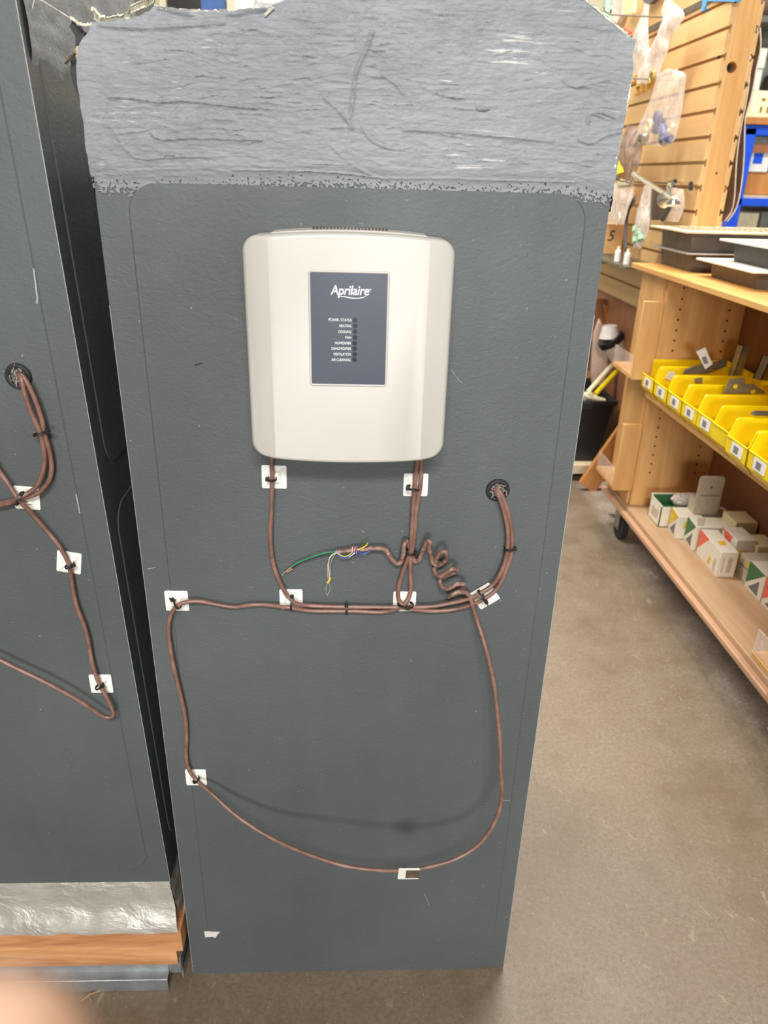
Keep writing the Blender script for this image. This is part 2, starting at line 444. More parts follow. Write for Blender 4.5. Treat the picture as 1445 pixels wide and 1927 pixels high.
for j in range(2):
    rows.append([(W*i/nx, 0, max(0.0, interp(bot, W*i/nx)) if j == 0 else top_z(W*i/nx)-.012) for i in range(nx+1)])
front = mb.loft(rows)
mb.loft([[(W*i/nx, .0022, p.co.z) for i, p in enumerate(front[0])], [(W*i/nx, .0022, p.co.z) for i, p in enumerate(front[1])]])
tl, tr = top_z(0)-.012, top_z(W)-.012
mb.box(0, .0015, .0023, DEPTH, 0, tl-.01); mb.box(W-.0015, W, .0023, DEPTH, 0.0, tr-.01)
mb.box(0, W, DEPTH-.0015, DEPTH, 0, 1.24)
build('duct_shell', mb, 'duct', duct, smooth=30)
build('bare_edge', MB().box(W-.0004, W+.0003, -.0002, .0022, .004, 1.06).box(-.0003, .0003, -.0002, .0022, .004, 1.06), 'scratch', duct, smooth=0)
build('duct_lining', MB().box(.0015, W-.0015, .004, .016, .02, 1.2).box(.0015, W-.0015, DEPTH-.014, DEPTH-.002, .02, 1.2), 'dark_inside', duct, smooth=0)
# pressed panel: a shallow raised field with rounded corners
def round_rect(x0, x1, z0, z1, r, n=10):
    pts = []
    for cx, cz, a0 in ((x1-r, z0+r, -PI/2), (x1-r, z1-r, 0), (x0+r, z1-r, PI/2), (x0+r, z0+r, PI)):
        for k in range(n+1): a = a0+PI/2*k/n; pts.append((cx+r*math.cos(a), cz+r*math.sin(a)))
    return pts
def pressed(x0, x1, z0, z1, r, y, h, w):
    mb = MB(); rr = [[(px, y-dy, pz) for px, pz in round_rect(x0+o, x1-o, z0+o, z1-o, r-o)] for o, dy in ((0, -.0003), (.0003, .0003), (w, h))]
    V = mb.loft(rr, True); mb.bm.faces.new(V[-1]); return mb
build('pressed_panel', pressed(.030, .486, .071, 1.179, .03, 0, .0013, .0016), 'duct', duct, smooth=25)
# brushed sealant: thick uneven coat with ragged lower edge
low_px = [(-0.0084,0,1.1779),(0.0011,0,1.1734),(0.0313,0,1.1703),(0.0828,0,1.1725),(0.1396,0,1.1758),(0.1966,0,1.1781),(0.2382,0,1.1792),(0.301,0,1.1768),(0.3749,0,1.1757),(0.4492,0,1.1765),(0.468,0,1.176),(0.4816,0,1.1749),(0.5088,0,1.1721),(0.517,0,1.1713)]
LOW = [(p[0], p[2]) for p in low_px]
mb = MB(); NXm, NZm = 330, 200; rows = []; COVER = []
for j in range(NZm+1):
    row = []
    for i in range(NXm+1):
        x = -.0015 + (W+.0025)*i/NXm
        zt = top_z(x); zl = interp(LOW, x)-.010
        z = zl+(zt-zl)*j/NZm
        d = z-interp(LOW, x)                                     # distance above the nominal edge
        up = max(0.0, min(1.0, d/.012+.5))
        th = .0040*min(1, max(0, (d+.004)/.016)) + .0004*N(x*10, 1, z*30) + .0004*N(x*26+.9*N(x*9, 0, z*20), 2, z*120)
        th += .0004*N(x*60, 7, z*280) + .0004*N(x*150, 5, z*420)
        th += .003*max(0, N(x*4.2, 11, z*6))*min(1, max(0, d/.06))
        lowf = max(0.0, min(1.0, (d-.004)/.014)); th = th*lowf + (.0011+.0003*N(x*20, 3, z*300))*(1-lowf)
        th += .0015*up*min(1, max(0, .02-min(x+.0015, W+.001-x))/.02)
        COVER.append(d); row.append((x + .0022*N(3, z*60, x)*(1 if i in (0, NXm) else 0), -max(th, -.0009), z))
    rows.append(row)
# brush ridges, drips, wrinkles and folds stamped onto the coat
random.seed(11)
def stamp(pts, h, w):
    for (x, z) in pts:
        i0 = int((x+.0015)/(W+.0025)*NXm+.5)
        for i in range(max(1, i0-2), min(NXm, i0+3)):
            col_z0 = rows[0][i][2]; col_z1 = rows[-1][i][2]; jc = (z-col_z0)/(col_z1-col_z0)*NZm
            for j in range(max(14, int(jc-w/.0007*3)), min(NZm-1, int(jc+w/.0007*3)+2)):
                p = rows[j][i]; g_ = math.exp(-((p[0]-x)/.0016)**2-((p[2]-z)/w)**2)
                k_ = (i, j); RL[k_] = max(RL.get(k_, 0), h*g_) if h > 0 else min(RL.get(k_, 0), h*g_)
RL = {}
zlo, zhi = 1.195, 1.325
for n_ in range(240):
    x, z = random.uniform(.012, W-.012), random.uniform(zlo, zhi); L_ = random.uniform(.004, .03); sl_ = random.uniform(-.22, .18); h_ = random.uniform(.0004, .0012)
    ph = random.random()*9; m_ = int(L_/.0012)
    stamp([(x+L_*k/m_, z+sl_*L_*k/m_+.0022*N(k*.09, ph)) for k in range(m_+1)], h_*(1 if random.random() < .75 else -.7), random.uniform(.0004, .0008))
def along(px, h, w, n=60):
    q = smoothed(px, n//max(1, len(px)-1)); stamp([(p.x, p.z) for p in q], h, w)
for px, h_, w_ in (([(0.2671,-0.004,1.3077),(0.2625,-0.004,1.2952),(0.2539,-0.004,1.2782),(0.2502,-0.004,1.2567),(0.2483,-0.004,1.2413)], .0030, .0022), ([(0.2244,-0.004,1.2538),(0.2358,-0.004,1.2454),(0.2458,-0.004,1.2355),(0.2494,-0.004,1.2302)], .0028, .0016), ([(0.2502,-0.004,1.2567),(0.2492,-0.004,1.2458),(0.2458,-0.004,1.2368)], .0028, .0016),
        ([(0.2594,-0.004,1.2314),(0.2635,-0.004,1.2252),(0.2713,-0.004,1.2182),(0.2867,-0.004,1.2131)], .0026, .0014), ([(0.2635,-0.004,1.2306),(0.2748,-0.004,1.221),(0.2866,-0.004,1.2158)], .0022, .0013), ([(0.2776,-0.004,1.2738),(0.2901,-0.004,1.2673),(0.2968,-0.004,1.2597)], .0026, .0012), ([(0.2989,-0.004,1.2297),(0.3446,-0.004,1.2291),(0.3908,-0.004,1.2267),(0.4426,-0.004,1.2235)], .0030, .0020),
        ([(0.2261,-0.004,1.2179),(0.2434,-0.004,1.2028),(0.264,-0.004,1.1912),(0.2807,-0.004,1.1869)], .0016, .0010), ([(0.136,-0.004,1.1908),(0.1972,-0.004,1.1914),(0.2383,-0.004,1.1905),(0.2807,-0.004,1.1869)], .0020, .0009), ([(0.2807,-0.004,1.1869),(0.342,-0.004,1.1884),(0.4048,-0.004,1.188),(0.468,-0.004,1.1881)], .0014, .0009),
        ([(0.0252,-0.004,1.2492),(0.0465,-0.004,1.2489),(0.0706,-0.004,1.2466),(0.0952,-0.004,1.2481),(0.1293,-0.004,1.2456),(0.1588,-0.004,1.2437)], .0030, .0014), ([(0.0606,-0.004,1.2208),(0.07,-0.004,1.2156),(0.0975,-0.004,1.2173),(0.1325,-0.004,1.2173),(0.1626,-0.004,1.2172)], .0026, .0013), ([(0.024,-0.004,1.2243),(0.0364,-0.004,1.2044),(0.0507,-0.004,1.1979),(0.0811,-0.004,1.2005),(0.1266,-0.004,1.2026)], .0018, .0009),
        ([(0.4454,-0.004,1.2751),(0.4573,-0.004,1.269),(0.472,-0.004,1.2724),(0.489,-0.004,1.2763)], .0024, .0012), ([(0.474,-0.004,1.2398),(0.4745,-0.004,1.2474),(0.4855,-0.004,1.249),(0.4989,-0.004,1.2449)], .0026, .0012), ([(0.4656,-0.004,1.2259),(0.479,-0.004,1.2226),(0.4935,-0.004,1.2299),(0.5061,-0.004,1.2325)], .0026, .0012), ([(0.3276,-0.004,1.261),(0.3403,-0.004,1.2583),(0.3529,-0.004,1.2569)], .0022, .0011),
        ([(0.0778,-0.004,1.3181),(0.1054,-0.004,1.3126),(0.1385,-0.004,1.3144),(0.1718,-0.004,1.3186)], -.0030, .0030), ([(0.0248,-0.004,1.3054),(0.0529,-0.004,1.3046),(0.0907,-0.004,1.3065),(0.1335,-0.004,1.3102)], .0030, .0020)):
    along(px, h_*.72, w_*.85)
for (i, j), h_ in RL.items():
    p = rows[j][i]; rows[j][i] = (p[0], p[1]-h_, p[2])
V = mb.loft(rows)
# wrap round the side edges and the top so that the coat has thickness
def back(r, yb): return [(p.co.x, yb, p.co.z) for p in r]
for col in (0, NXm):
    mb.loft([[r[col].co.copy() for r in V], [(r[col].co.x*(1) + (-.001 if col == 0 else .001), .010, r[col].co.z-.001) for r in V], [(r[col].co.x, .05, r[col].co.z-.004) for r in V]])
mb.loft([[p.co.copy() for p in V[-1]], [(p.co.x, .004, p.co.z+.001) for p in V[-1]], [(p.co.x, .008, p.co.z-.012) for p in V[-1]], [(p.co.x, .008, p.co.z-.10) for p in V[-1]]])
cl = mb.bm.verts.layers.float.new('cover'); mb.bm.verts.ensure_lookup_table()
for i_, v_ in enumerate(mb.bm.verts): v_[cl] = COVER[i_] if i_ < len(COVER) else .1
build('sealant_coat', mb, 'mastic_edge', duct, smooth=60)
# pale frayed edge of the glass cloth under the sealant
def frayed(pts, r, seed, n=3):
    mb = MB(); pp = smoothed(pts, 8)
    q = [p+Vector((.0015*N(i*.7, seed), -.001+.001*N(i*.9, seed+5), .0015*N(i*.8, seed+9))) for i, p in enumerate(pp)]
    mb.tube(q, r, 6, radii=[r*(.7+.8*abs(N(i*.63, seed+2))) for i in range(len(q))])
    return mb
edge_right = [(0.4581,-0.003,1.3379),(0.4687,-0.003,1.3318),(0.4849,-0.003,1.3217),(0.4968,-0.003,1.3147),(0.5048,-0.003,1.3083),(0.5079,-0.003,1.2983),(0.5095,-0.003,1.2856),(0.51,-0.003,1.2705),(0.5101,-0.003,1.2573),(0.5082,-0.003,1.2439),(0.5071,-0.003,1.228),(0.5063,-0.003,1.2094),(0.5066,-0.003,1.1905)]
build('frayed_edge', frayed(edge_right, .0014, 1), 'torn', duct, smooth=60)
edge_top = [(0.074,-0.002,1.3227),(0.0757,-0.002,1.3208),(0.0821,-0.002,1.3198),(0.0962,-0.002,1.3194),(0.1149,-0.002,1.3192),(0.1338,-0.002,1.3198),(0.1481,-0.002,1.321),(0.1623,-0.002,1.3226)]
build('frayed_edge', frayed(edge_top, .0012, 4), 'torn', duct, smooth=60)
# torn corner hanging open at the upper left
mb = MB()
tear = [(-0.0034,0.01,1.3116),(0.0017,0.01,1.3077),(0.0047,0.01,1.302),(-0.0009,0.01,1.2894),(-0.004,0.01,1.2809),(-0.0039,0.01,1.2682),(-0.0033,0.01,1.2518),(-0.0084,0.01,1.2508),(-0.0106,0.01,1.2594),(-0.0116,0.01,1.2723),(-0.0085,0.01,1.28),(-0.0123,0.01,1.2773),(-0.0125,0.01,1.2824),(-0.0062,0.01,1.2859),(-0.0035,0.01,1.2977),(-0.0063,0.01,1.305)]
q = [Vector(p)+Vector((0, .008*N(i, 2.3), 0)) for i, p in enumerate(tear)]
mb.prism(q, (.004, .02, 0)); build('torn_flap', mb, 'dark_inside', duct, smooth=40)
lip = [(-0.0048,0.006,1.3117),(-0.0013,0.006,1.3102),(0.003,0.006,1.3071),(0.0114,0.006,1.3065),(0.0144,0.006,1.3074)]
build('torn_edge', frayed(lip, .0016, 8), 'torn', duct, smooth=60)
lip = [(-0.0008,0.004,1.2895),(-0.0017,0.004,1.2794),(-0.0019,0.004,1.2685),(-0.0013,0.004,1.2591),(-0.001,0.004,1.2505)]
build('torn_edge', frayed(lip, .0018, 12), 'torn_yellow', duct, smooth=60)
lip = [(-0.0014,0.004,1.2853),(-0.0056,0.004,1.2827),(-0.0099,0.004,1.2792),(-0.0133,0.004,1.2757)]
build('torn_edge', frayed(lip, .0013, 14), 'grime', duct, smooth=60)
# curled scraps of dried sealant along the top
def curl(path, r0, seed):
    mb = MB(); pp = smoothed(path, 6); rows = []
    for i, p in enumerate(pp):
        r = r0*(.7+.5*abs(N(i*.5, seed))); k0 = .7*N(i*.23, seed+3)
        rows.append([p+Vector((0, r*math.cos(a+k0), r*math.sin(a+k0))) for a in [(-1.4+4.0*k/8) for k in range(9)]])
    mb.loft(rows); return mb
c1 = [(0.0168,0.002,1.3157),(0.0203,0.002,1.3134),(0.0235,0.002,1.3095),(0.0281,0.002,1.3088)]
build('curled_scrap', curl(c1, .0065, 2), 'torn', duct, smooth=60)
c1 = [(0.0288,0,1.3093),(0.0365,0,1.3112),(0.0432,0,1.3122),(0.0492,0,1.3148),(0.0515,0,1.3188),(0.0594,0,1.3222),(0.0662,0,1.3248),(0.0721,0,1.3274)]
build('curled_scrap', curl(c1, .0038, 5), 'torn', duct, smooth=60)
c1 = [(0.1708,-0.004,1.317),(0.1732,-0.004,1.319),(0.1757,-0.004,1.3211),(0.1786,-0.004,1.3232)]
build('sealant_lump', frayed(c1, .0016, 21), 'torn', duct, smooth=60)
mb = MB().ball([(0.3721,-0.004,1.2491)][0], .0045, 10, (1.7, .8, .6)); build('sealant_lump', mb, 'mastic', duct)
# torn foil-faced tape lapping under the sealant
# rubber grommet and the fluff stuffed in it
def grommet(par, c, name='grommet'):
    c = Vector(c); mb = MB(); ring = [c+Vector((.0112*math.cos(a), -.0022, .0112*math.sin(a))) for a in [2*PI*k/28 for k in range(28)]]
    mb.tube(ring, .003, 8, closed=True); mb.cyl(c+Vector((0, -.001, 0)), c+Vector((0, .001, 0)), .011)
    g = build(name, mb, 'rubber', par)
    mb = MB(); random.seed(int(abs(c.x)*1e4))
    for k in range(26):
        a = random.random()*2*PI; r = .009*random.random()**.5
        p = c+Vector((r*math.cos(a)-.002, -.002, r*math.sin(a)))
        mb.tube([p, p+Vector((random.uniform(-.004, .004), -.003*random.random(), random.uniform(-.004, .004))), p+Vector((random.uniform(-.005, .005), -.004*random.random(), random.uniform(-.006, .006)))], .0006, 4)
    build('fluff', mb, 'fluff', g)
    return g
GR = [(0.4221,0,0.8584)][0]
grommet(duct, GR)
# scrap of tape, scuffs and scratches (they move with the duct)
sc = [(0.0252,-0.0017,0.1028),(0.0499,-0.0017,0.101),(0.0453,-0.0017,0.0949),(0.0415,-0.0017,0.0875),(0.0375,-0.0017,0.0901),(0.0258,-0.0017,0.0891)]
build('tape_scrap', MB().prism(sc, (0, .0006, 0)), 'tape', duct, smooth=0)
def mark(par, pts, r, mat, name='scratch'):
    return build(name, MB().tube(pts, r, 5, radii=[(r, r*.3)]*len(pts), flat=(0, 0, 1)), mat, par)
mark(duct, [(0.0825,-0.0017,0.9996),(0.0872,-0.0017,1.0011),(0.0912,-0.0017,1.0017)], .0008, 'mark', 'scuff')
mark(duct, [(0.0055,-0.0002,0.7497),(0.0153,-0.0002,0.7519)], .0004, 'scratch')
mark(duct, [(0.4726,-0.0017,0.3736),(0.4835,-0.0017,0.3725)], .0004, 'scratch')
mark(duct, [(0.3581,-0.0017,1.0004),(0.3632,-0.0017,0.9935),(0.3682,-0.0017,0.9877),(0.3726,-0.0017,0.9842)], .00022, 'scratch')
mark(duct, [(0.3677,-0.0017,0.1841),(0.3725,-0.0017,0.1698),(0.3766,-0.0017,0.1554)], .0003, 'scratch')

# ------------------------------------------------------------------ left duct
lean = math.radians(1.6)
ld = thing('supply_duct', 'second slate grey duct standing on a foil taped timber board at the left', 'air duct', (-.0175, 0, .2115))
LW, LD, LH = .52, .55, 1.30
mb = MB().box(-LW, 0, 0, LD, 0, LH)
s2 = build('duct_shell', mb, 'duct', ld, bevel=.0015, local=True)
mb = pressed(-LW+.027, -.0275, .03, LH-.05, .03, 0, .0013, .0016)
build('pressed_panel', mb, 'duct', ld, smooth=25, local=True)
build('bare_edge', MB().box(-.0004, .0003, -.0003, .0010, .002, LH), 'scratch', ld, smooth=0, local=True)
# pressed fields on its side
def pressed_side(y0, y1, z0, z1, r):
    mb = MB(); rr = [[(-dx if False else dx, py, pz) for py, pz in round_rect(y0+o, y1-o, z0+o, z1-o, r-o)] for o, dx in ((0, -.0003), (.0003, .0003), (.0016, .0010))]
    V = mb.loft(rr, True); mb.bm.faces.new(V[-1]); return mb
build('pressed_panel', pressed_side(.03, .38, .655, 1.26, .035), 'duct', ld, smooth=25, local=True)
build('pressed_panel', pressed_side(.03, .38, .05, .605, .035), 'duct', ld, smooth=25, local=True)
# sealant on the upper side of it
mb = MB(); rows = []
for j in range(61):
    row = []
    for i in range(71):
        y = .012+.40*i/70; z = 1.04+.262*j/60
        d = z-(1.068-.25*0+.018*N(y*18, 4)+.030*N(y*5, 8)-.12*max(0, .03-y))
        row.append((max(-.001, min(.0025, d*.25)+.0009*N(y*90, 6, z*25)+.0009*N(y*40, 6, z*90)), y, z))
    rows.append(row)
mb.loft(rows); build('sealant_coat', mb, 'mastic', ld, smooth=60, local=True)
ld.rotation_euler = (0, -lean, 0)
GL = [(-0.105,0,0.9848)][0]
def lp(p):   # world point to the leaning duct's own axes
    return Matrix.Rotation(lean, 3, 'Y') @ (Vector(p)-Vector(ld.location))
g = lp(GL)
mb = MB(); ring = [g+Vector((.0112*math.cos(a), -.0022, .0112*math.sin(a))) for a in [2*PI*k/28 for k in range(28)]]
mb.tube(ring, .003, 8, closed=True); mb.cyl(g+Vector((0, -.0005, 0)), g+Vector((0, .001, 0)), .011)
gl = build('grommet', mb, 'rubber', ld, local=True)
mb = MB(); random.seed(5)
for k in range(30):
    a = random.random()*2*PI; r = .009*random.random()**.5; p = g+Vector((r*math.cos(a)-.002, -.002, r*math.sin(a)))
    mb.tube([p, p+Vector((random.uniform(-.004, .004), -.003*random.random(), random.uniform(-.004, .004))), p+Vector((random.uniform(-.005, .005), -.004*random.random(), random.uniform(-.006, .006)))], .0006, 4)
build('fluff', mb, 'fluff', gl, local=True)
for a in ([(-0.0707,-0.0015,1.0956),(-0.0713,-0.0015,1.0827),(-0.0718,-0.0015,1.0669),(-0.0734,-0.0015,1.0605)], [(-0.0645,-0.0015,0.8479),(-0.064,-0.0015,0.8346),(-0.0637,-0.0015,0.8238)]):
    build('scratch', MB().tube([lp(p) for p in a], .0007, 5, radii=[(.0008, .0003)]*len(a), flat=(1, 0, 0)), 'scratch', ld, local=True)
# string caught over the torn corner of the left duct
mb = MB().tube(smoothed([(-0.0395,0.03,1.3343),(-0.045,0.03,1.3243),(-0.0494,0.03,1.3097)], 4), .00045, 6); mb.tube(smoothed([(-0.0412,0.02,1.3291),(-0.0322,0.02,1.3262),(-0.0235,0.02,1.3216),(-0.0138,0.02,1.3162),(-0.0085,0.02,1.313)], 4), .00035, 6)
tag(build('string', mb, 'torn'), 'frayed pale string draped from the torn sealant at the top left', 'string')

# stand under the left duct
mb = MB(); rows = []
xs = [-.56+.5415*i/70 for i in range(71)]
fz = [(-0.2661,-0.006,0.2143),(-0.1492,-0.006,0.2168),(-0.0151,-0.006,0.2259)]
for yk, zk, am in ((0.001, .2135, 0), (-.0015, .205, .0006), (-.003, .185, .001), (-.006, .165, .0016), (-.014, .150, .003), (-.0205, .140, .003), (-.0222, .130, .0012)):
    rows.append([(x+(.2135-zk)*.12*max(0, (x+.10)/.08 if x > -.10 else 0), yk-.0012+am*N(x*38, zk*60), zk+am*N(x*46, 7+zk*40)-(.0035*N(x*25, 3) if zk == .130 else 0)) for x in xs])
mb.loft(rows)
rows = [[(-.0185+.011*t_+.004*N(t_*9, a*7), -.002+a*.35, .214-.085*t_+.003*N(a*30, t_*8)) for a in [k/20 for k in range(21)]] for t_ in [k/10 for k in range(11)]]
mb.loft(rows)
tag(build('foil_tape', mb, 'foil', smooth=70), 'crumpled aluminium foil tape sealing the left duct to the timber board', 'tape')
brd = thing('timber_board', 'rough orange timber board with stepped end under the left duct', 'board', (-.28, .1, .055))
bz = [(0.0053,-0.022,0.1957),(-0.0052,-0.022,0.1205),(-0.0152,-0.022,0.1171),(-0.0188,-0.022,0.0865)]
x1, x2 = -.0045, bz[2][0]
z1, z2, z3 = .134, .087, .056
build('upper_plank', MB().box(-.57, x1, -.022, .40, z2, z1), 'fir', brd)
build('lower_plank', MB().box(-.57, x2, -.022, .40, z3, z2), 'fir', brd)
pan = thing('metal_pan', 'dusty galvanised steel pan on the concrete floor carrying the timber board', 'pan', (-.3, .1, 0))
xe = [(-0.0332,-0.02,0.0525)][0][0]
mb = MB().box(-.57, xe, -.014, -.0125, .027, .056)
mb.prism([(-.57, -.0275, .027), (-.57, -.0125, .029), (-.57, -.0125, .0275), (-.57, -.0262, .0255), (-.57, -.0262, .0005), (-.57, -.0275, .0005)], (xe+.57, 0, 0))
build('front_flange', mb, 'galv', pan, bevel=.0006)
build('side_panel', MB().box(xe+.018, xe+.0195, -.012, .40, .024, .056).box(xe, xe+.019, -.013, -.0115, .022, .056).box(xe+.0165, xe+.0195, -.006, .40, 0.0005, .03), 'galv', pan, bevel=.0004)
build('pan_floor', MB().box(-.57, xe+.018, -.0125, .40, .0535, .0558), 'galv', pan)
for c in ([(-0.2058,-0.0145,0.0588)][0], [(-0.1217,-0.0145,0.0491)][0]):
    build('tar_blot', MB().ball(c, .0045, 10, (1.2, .3, .9)), 'mark', pan)

# ------------------------------------------------------------------ control box on the duct
cb = thing('control_box', 'cream white wall control box with slate label window on the right duct', 'control panel', (.2478, -.001, 1.02))
HW, ZT, ZB, RC = .1025, 1.1355, .9135, .016
def outline(inset=0, n=8):
    pts = []; hw = HW-inset; zt = ZT-inset; zb = ZB+inset; r = RC-inset*.5
    arc = lambda x, s: s*.0062*(1-(x/hw)**2)
    for cx, cz, a0 in ((hw-r, zb+r, -PI/2), (hw-r, zt-r, 0)):
        for k in range(n+1):
            a = a0+PI/2*k/n; pts.append((cx+r*math.cos(a), cz+r*math.sin(a)))
    for k in range(1, 20):
        x = (hw-r)*(1-2*k/20); pts.append((x, zt+arc(x, 1)-arc(hw-r, 1)))
    for cx, cz, a0 in ((-hw+r, zt-r, PI/2), (-hw+r, zb+r, PI)):
        for k in range(n+1):
            a = a0+PI/2*k/n; pts.append((cx+r*math.cos(a), cz+r*math.sin(a)))
    for k in range(1, 20):
        x = -(hw-r)*(1-2*k/20); pts.append((x, zb+arc(x, -1)-arc(hw-r, -1)))
    return pts
XC = .0765; YF = -.056
def fy(x, back=0): return YF+back if abs(x) < XC else YF+back+(abs(x)-XC)*.42
mb = MB(); cx0 = .2478
def ringpts(inset, back): return [(cx0+x, fy(x, back), z) for x, z in outline(inset)]
rr = [[(cx0+x, -.012, z) for x, z in outline(.0005)]] + [ringpts(i_, b_) for i_, b_ in ((0, .012), (0, .005), (.0008, .0025), (.0022, .0008), (.0042, 0))]
V = mb.loft(rr, True)
inner = V[-1]
f = mb.bm.faces.new(inner)
for s in (-1, 1):
    big = [q for q in mb.bm.faces if len(q.verts) > 8]
    bmesh.ops.bisect_plane(mb.bm, geom=list({g_ for q in big for g_ in (q, *q.edges, *q.verts)}), plane_co=(cx0+s*XC, 0, 0), plane_no=(1, 0, 0))
for v_ in mb.bm.verts:
    if abs(abs(v_.co.x-cx0)-XC) < 1e-4 and v_.co.y < -.05: v_.co.y = YF
build('front_cover', mb, 'white_plastic', cb, smooth=22)
mb = MB(); mb.prism([(cx0+x, -.0005, z) for x, z in [(-.088, .93), (.088, .93), (.088, 1.128), (.074, 1.1378)]+[(.074-.148*k/12, 1.1378+.0036*(1-((.074-.148*k/12)/.074)**2)) for k in range(1, 12)]+[(-.074, 1.1378), (-.088, 1.128)]], (0, -.037, 0))
build('back_housing', mb, 'white_plastic', cb, bevel=.002)
mb = MB()
for k in range(22):
    x = cx0-.036+.0034*k; mb.box(x, x+.0017, -.033, -.012, 1.1404, 1.1418)
build('vent_slots', mb, 'grime', cb, smooth=0)
lw = [(0.2108,-0.0566,1.1044),(0.2853,-0.0566,1.104),(0.2847,-0.0566,0.9952),(0.2104,-0.0566,0.9962)]
lx0 = (lw[0][0]+lw[3][0])/2; lx1 = (lw[1][0]+lw[2][0])/2; lz1 = (lw[0][2]+lw[1][2])/2; lz0 = (lw[2][2]+lw[3][2])/2
lab = build('label_plate', MB().box(lx0, lx1, -.0565, -.055, lz0, lz1), 'slate_label', cb, smooth=0)
rim = round_rect(lx0-.0008, lx1+.0008, lz0-.0008, lz1+.0008, .002, 4)
mb = MB().tube([(x, YF, z) for x, z in rim], .0012, 8, closed=True); build('window_rim', mb, 'white_plastic', cb, smooth=70)
lg = [(0.2302,-0.0568,1.0839),(0.2671,-0.0568,1.0836)]
lettering('Aprilaire', lg[0], .0125, 'print_white', lab, shear=.16, width=lg[1][0]-lg[0][0]+.0004, space=.95, bold=.00012)
sw = [(0.2363,-0.0568,1.0823),(0.2394,-0.0568,1.0823),(0.2455,-0.0568,1.0813),(0.2517,-0.0568,1.0803),(0.2579,-0.0568,1.0806),(0.2625,-0.0568,1.0818),(0.265,-0.0568,1.0832),(0.262,-0.0568,1.0822),(0.2568,-0.0568,1.0812),(0.2517,-0.0568,1.0812),(0.2455,-0.0568,1.0821),(0.2404,-0.0568,1.0827),(0.2373,-0.0568,1.0827)]
build('lettering', MB().prism([(p[0], -.0566, p[2]) for p in sw], (0, -.0003, 0)), 'print_white', lab, smooth=0)
rg = [(0.2673,-0.0568,1.0882)][0]; lettering('®', rg, .0026, 'print_white', lab)
names = ['POWER / STATUS', 'HEATING', 'COOLING', 'FAN', 'HUMIDIFIER', 'DEHUMIDIFIER', 'VENTILATION', 'AIR CLEANING']
wd = [42, 22, 24, 10.5, 30, 36.5, 32.5, 36]
dots = [(0.254,-0.0568,1.0601),(0.2541,-0.0568,1.0545),(0.254,-0.0568,1.0489),(0.254,-0.0568,1.0432),(0.2539,-0.0568,1.0377),(0.2538,-0.0568,1.0322),(0.2538,-0.0568,1.0266),(0.2537,-0.0568,1.0212)]
ends = [(0.2506,-0.0568,1.0587),(0.2505,-0.0568,1.053),(0.2505,-0.0568,1.0473),(0.2504,-0.0568,1.0418),(0.2503,-0.0568,1.0362),(0.2503,-0.0568,1.0307),(0.2502,-0.0568,1.0251),(0.25,-0.0568,1.0195)]
for nm_, e, d_, w_ in zip(names, ends, dots, wd):
    lettering(nm_, e, .0037, 'print_white', lab, align='RIGHT', width=w_*.000535)
    mb = MB().cyl((d_[0], -.0566, d_[2]), (d_[0], -.0572, d_[2]), .00225, None, 20); build('indicator_light', mb, 'led', lab)

# ------------------------------------------------------------------ cables
RC_ = .0027
def cable(name, label, pts, mat='cable', r=RC_, sub=6, group=None):
    return tag(build(name, MB().tube(smoothed(pts, sub), r, 10), mat, smooth=80), label, 'cable', group)
cable('thermostat_cable', 'brown cable from the control box left bottom corner to the right grommet', [(0.1624,-0.014,0.907),(0.162,-0.014,0.8957),(0.1613,-0.011,0.8707),(0.1589,-0.01,0.8338),(0.1566,-0.01,0.8016),(0.1577,-0.01,0.7697),(0.1628,-0.01,0.7458),(0.1718,-0.011,0.7242),(0.1788,-0.012,0.7151),(0.1857,-0.011,0.7084),(0.2011,-0.008,0.7039),(0.2306,-0.008,0.7026),(0.2674,-0.008,0.7021),(0.297,-0.009,0.7026),(0.3141,-0.01,0.703),(0.3322,-0.009,0.6992),(0.3543,-0.008,0.6965),(0.3788,-0.008,0.6987),(0.398,-0.01,0.7058),(0.4142,-0.012,0.7158),(0.4309,-0.01,0.7302),(0.4396,-0.01,0.7553),(0.4442,-0.01,0.7825),(0.4417,-0.01,0.8092),(0.4345,-0.01,0.8349),(0.4257,-0.01,0.8551),(0.4209,-0.006,0.8609),(0.4207,0,0.8604),(0.422,0.01,0.8576)])
cable('thermostat_cable', 'brown cable from the control box right bottom looping under the middle mount', [(0.3259,-0.014,0.9091),(0.3255,-0.014,0.8976),(0.324,-0.011,0.8745),(0.3232,-0.011,0.8345),(0.3229,-0.011,0.7957),(0.321,-0.012,0.7777),(0.3137,-0.01,0.7519),(0.3097,-0.01,0.7295),(0.3101,-0.011,0.7161),(0.3164,-0.013,0.7083),(0.329,-0.011,0.704),(0.3537,-0.01,0.7048),(0.3777,-0.011,0.7108),(0.3968,-0.013,0.7177),(0.4108,-0.015,0.7274),(0.4247,-0.013,0.7376),(0.433,-0.013,0.7542),(0.4383,-0.012,0.7785),(0.4365,-0.012,0.8101),(0.4294,-0.012,0.8358),(0.4215,-0.012,0.8559),(0.4185,-0.006,0.8596),(0.4183,0,0.8591),(0.4196,0.01,0.8563)])
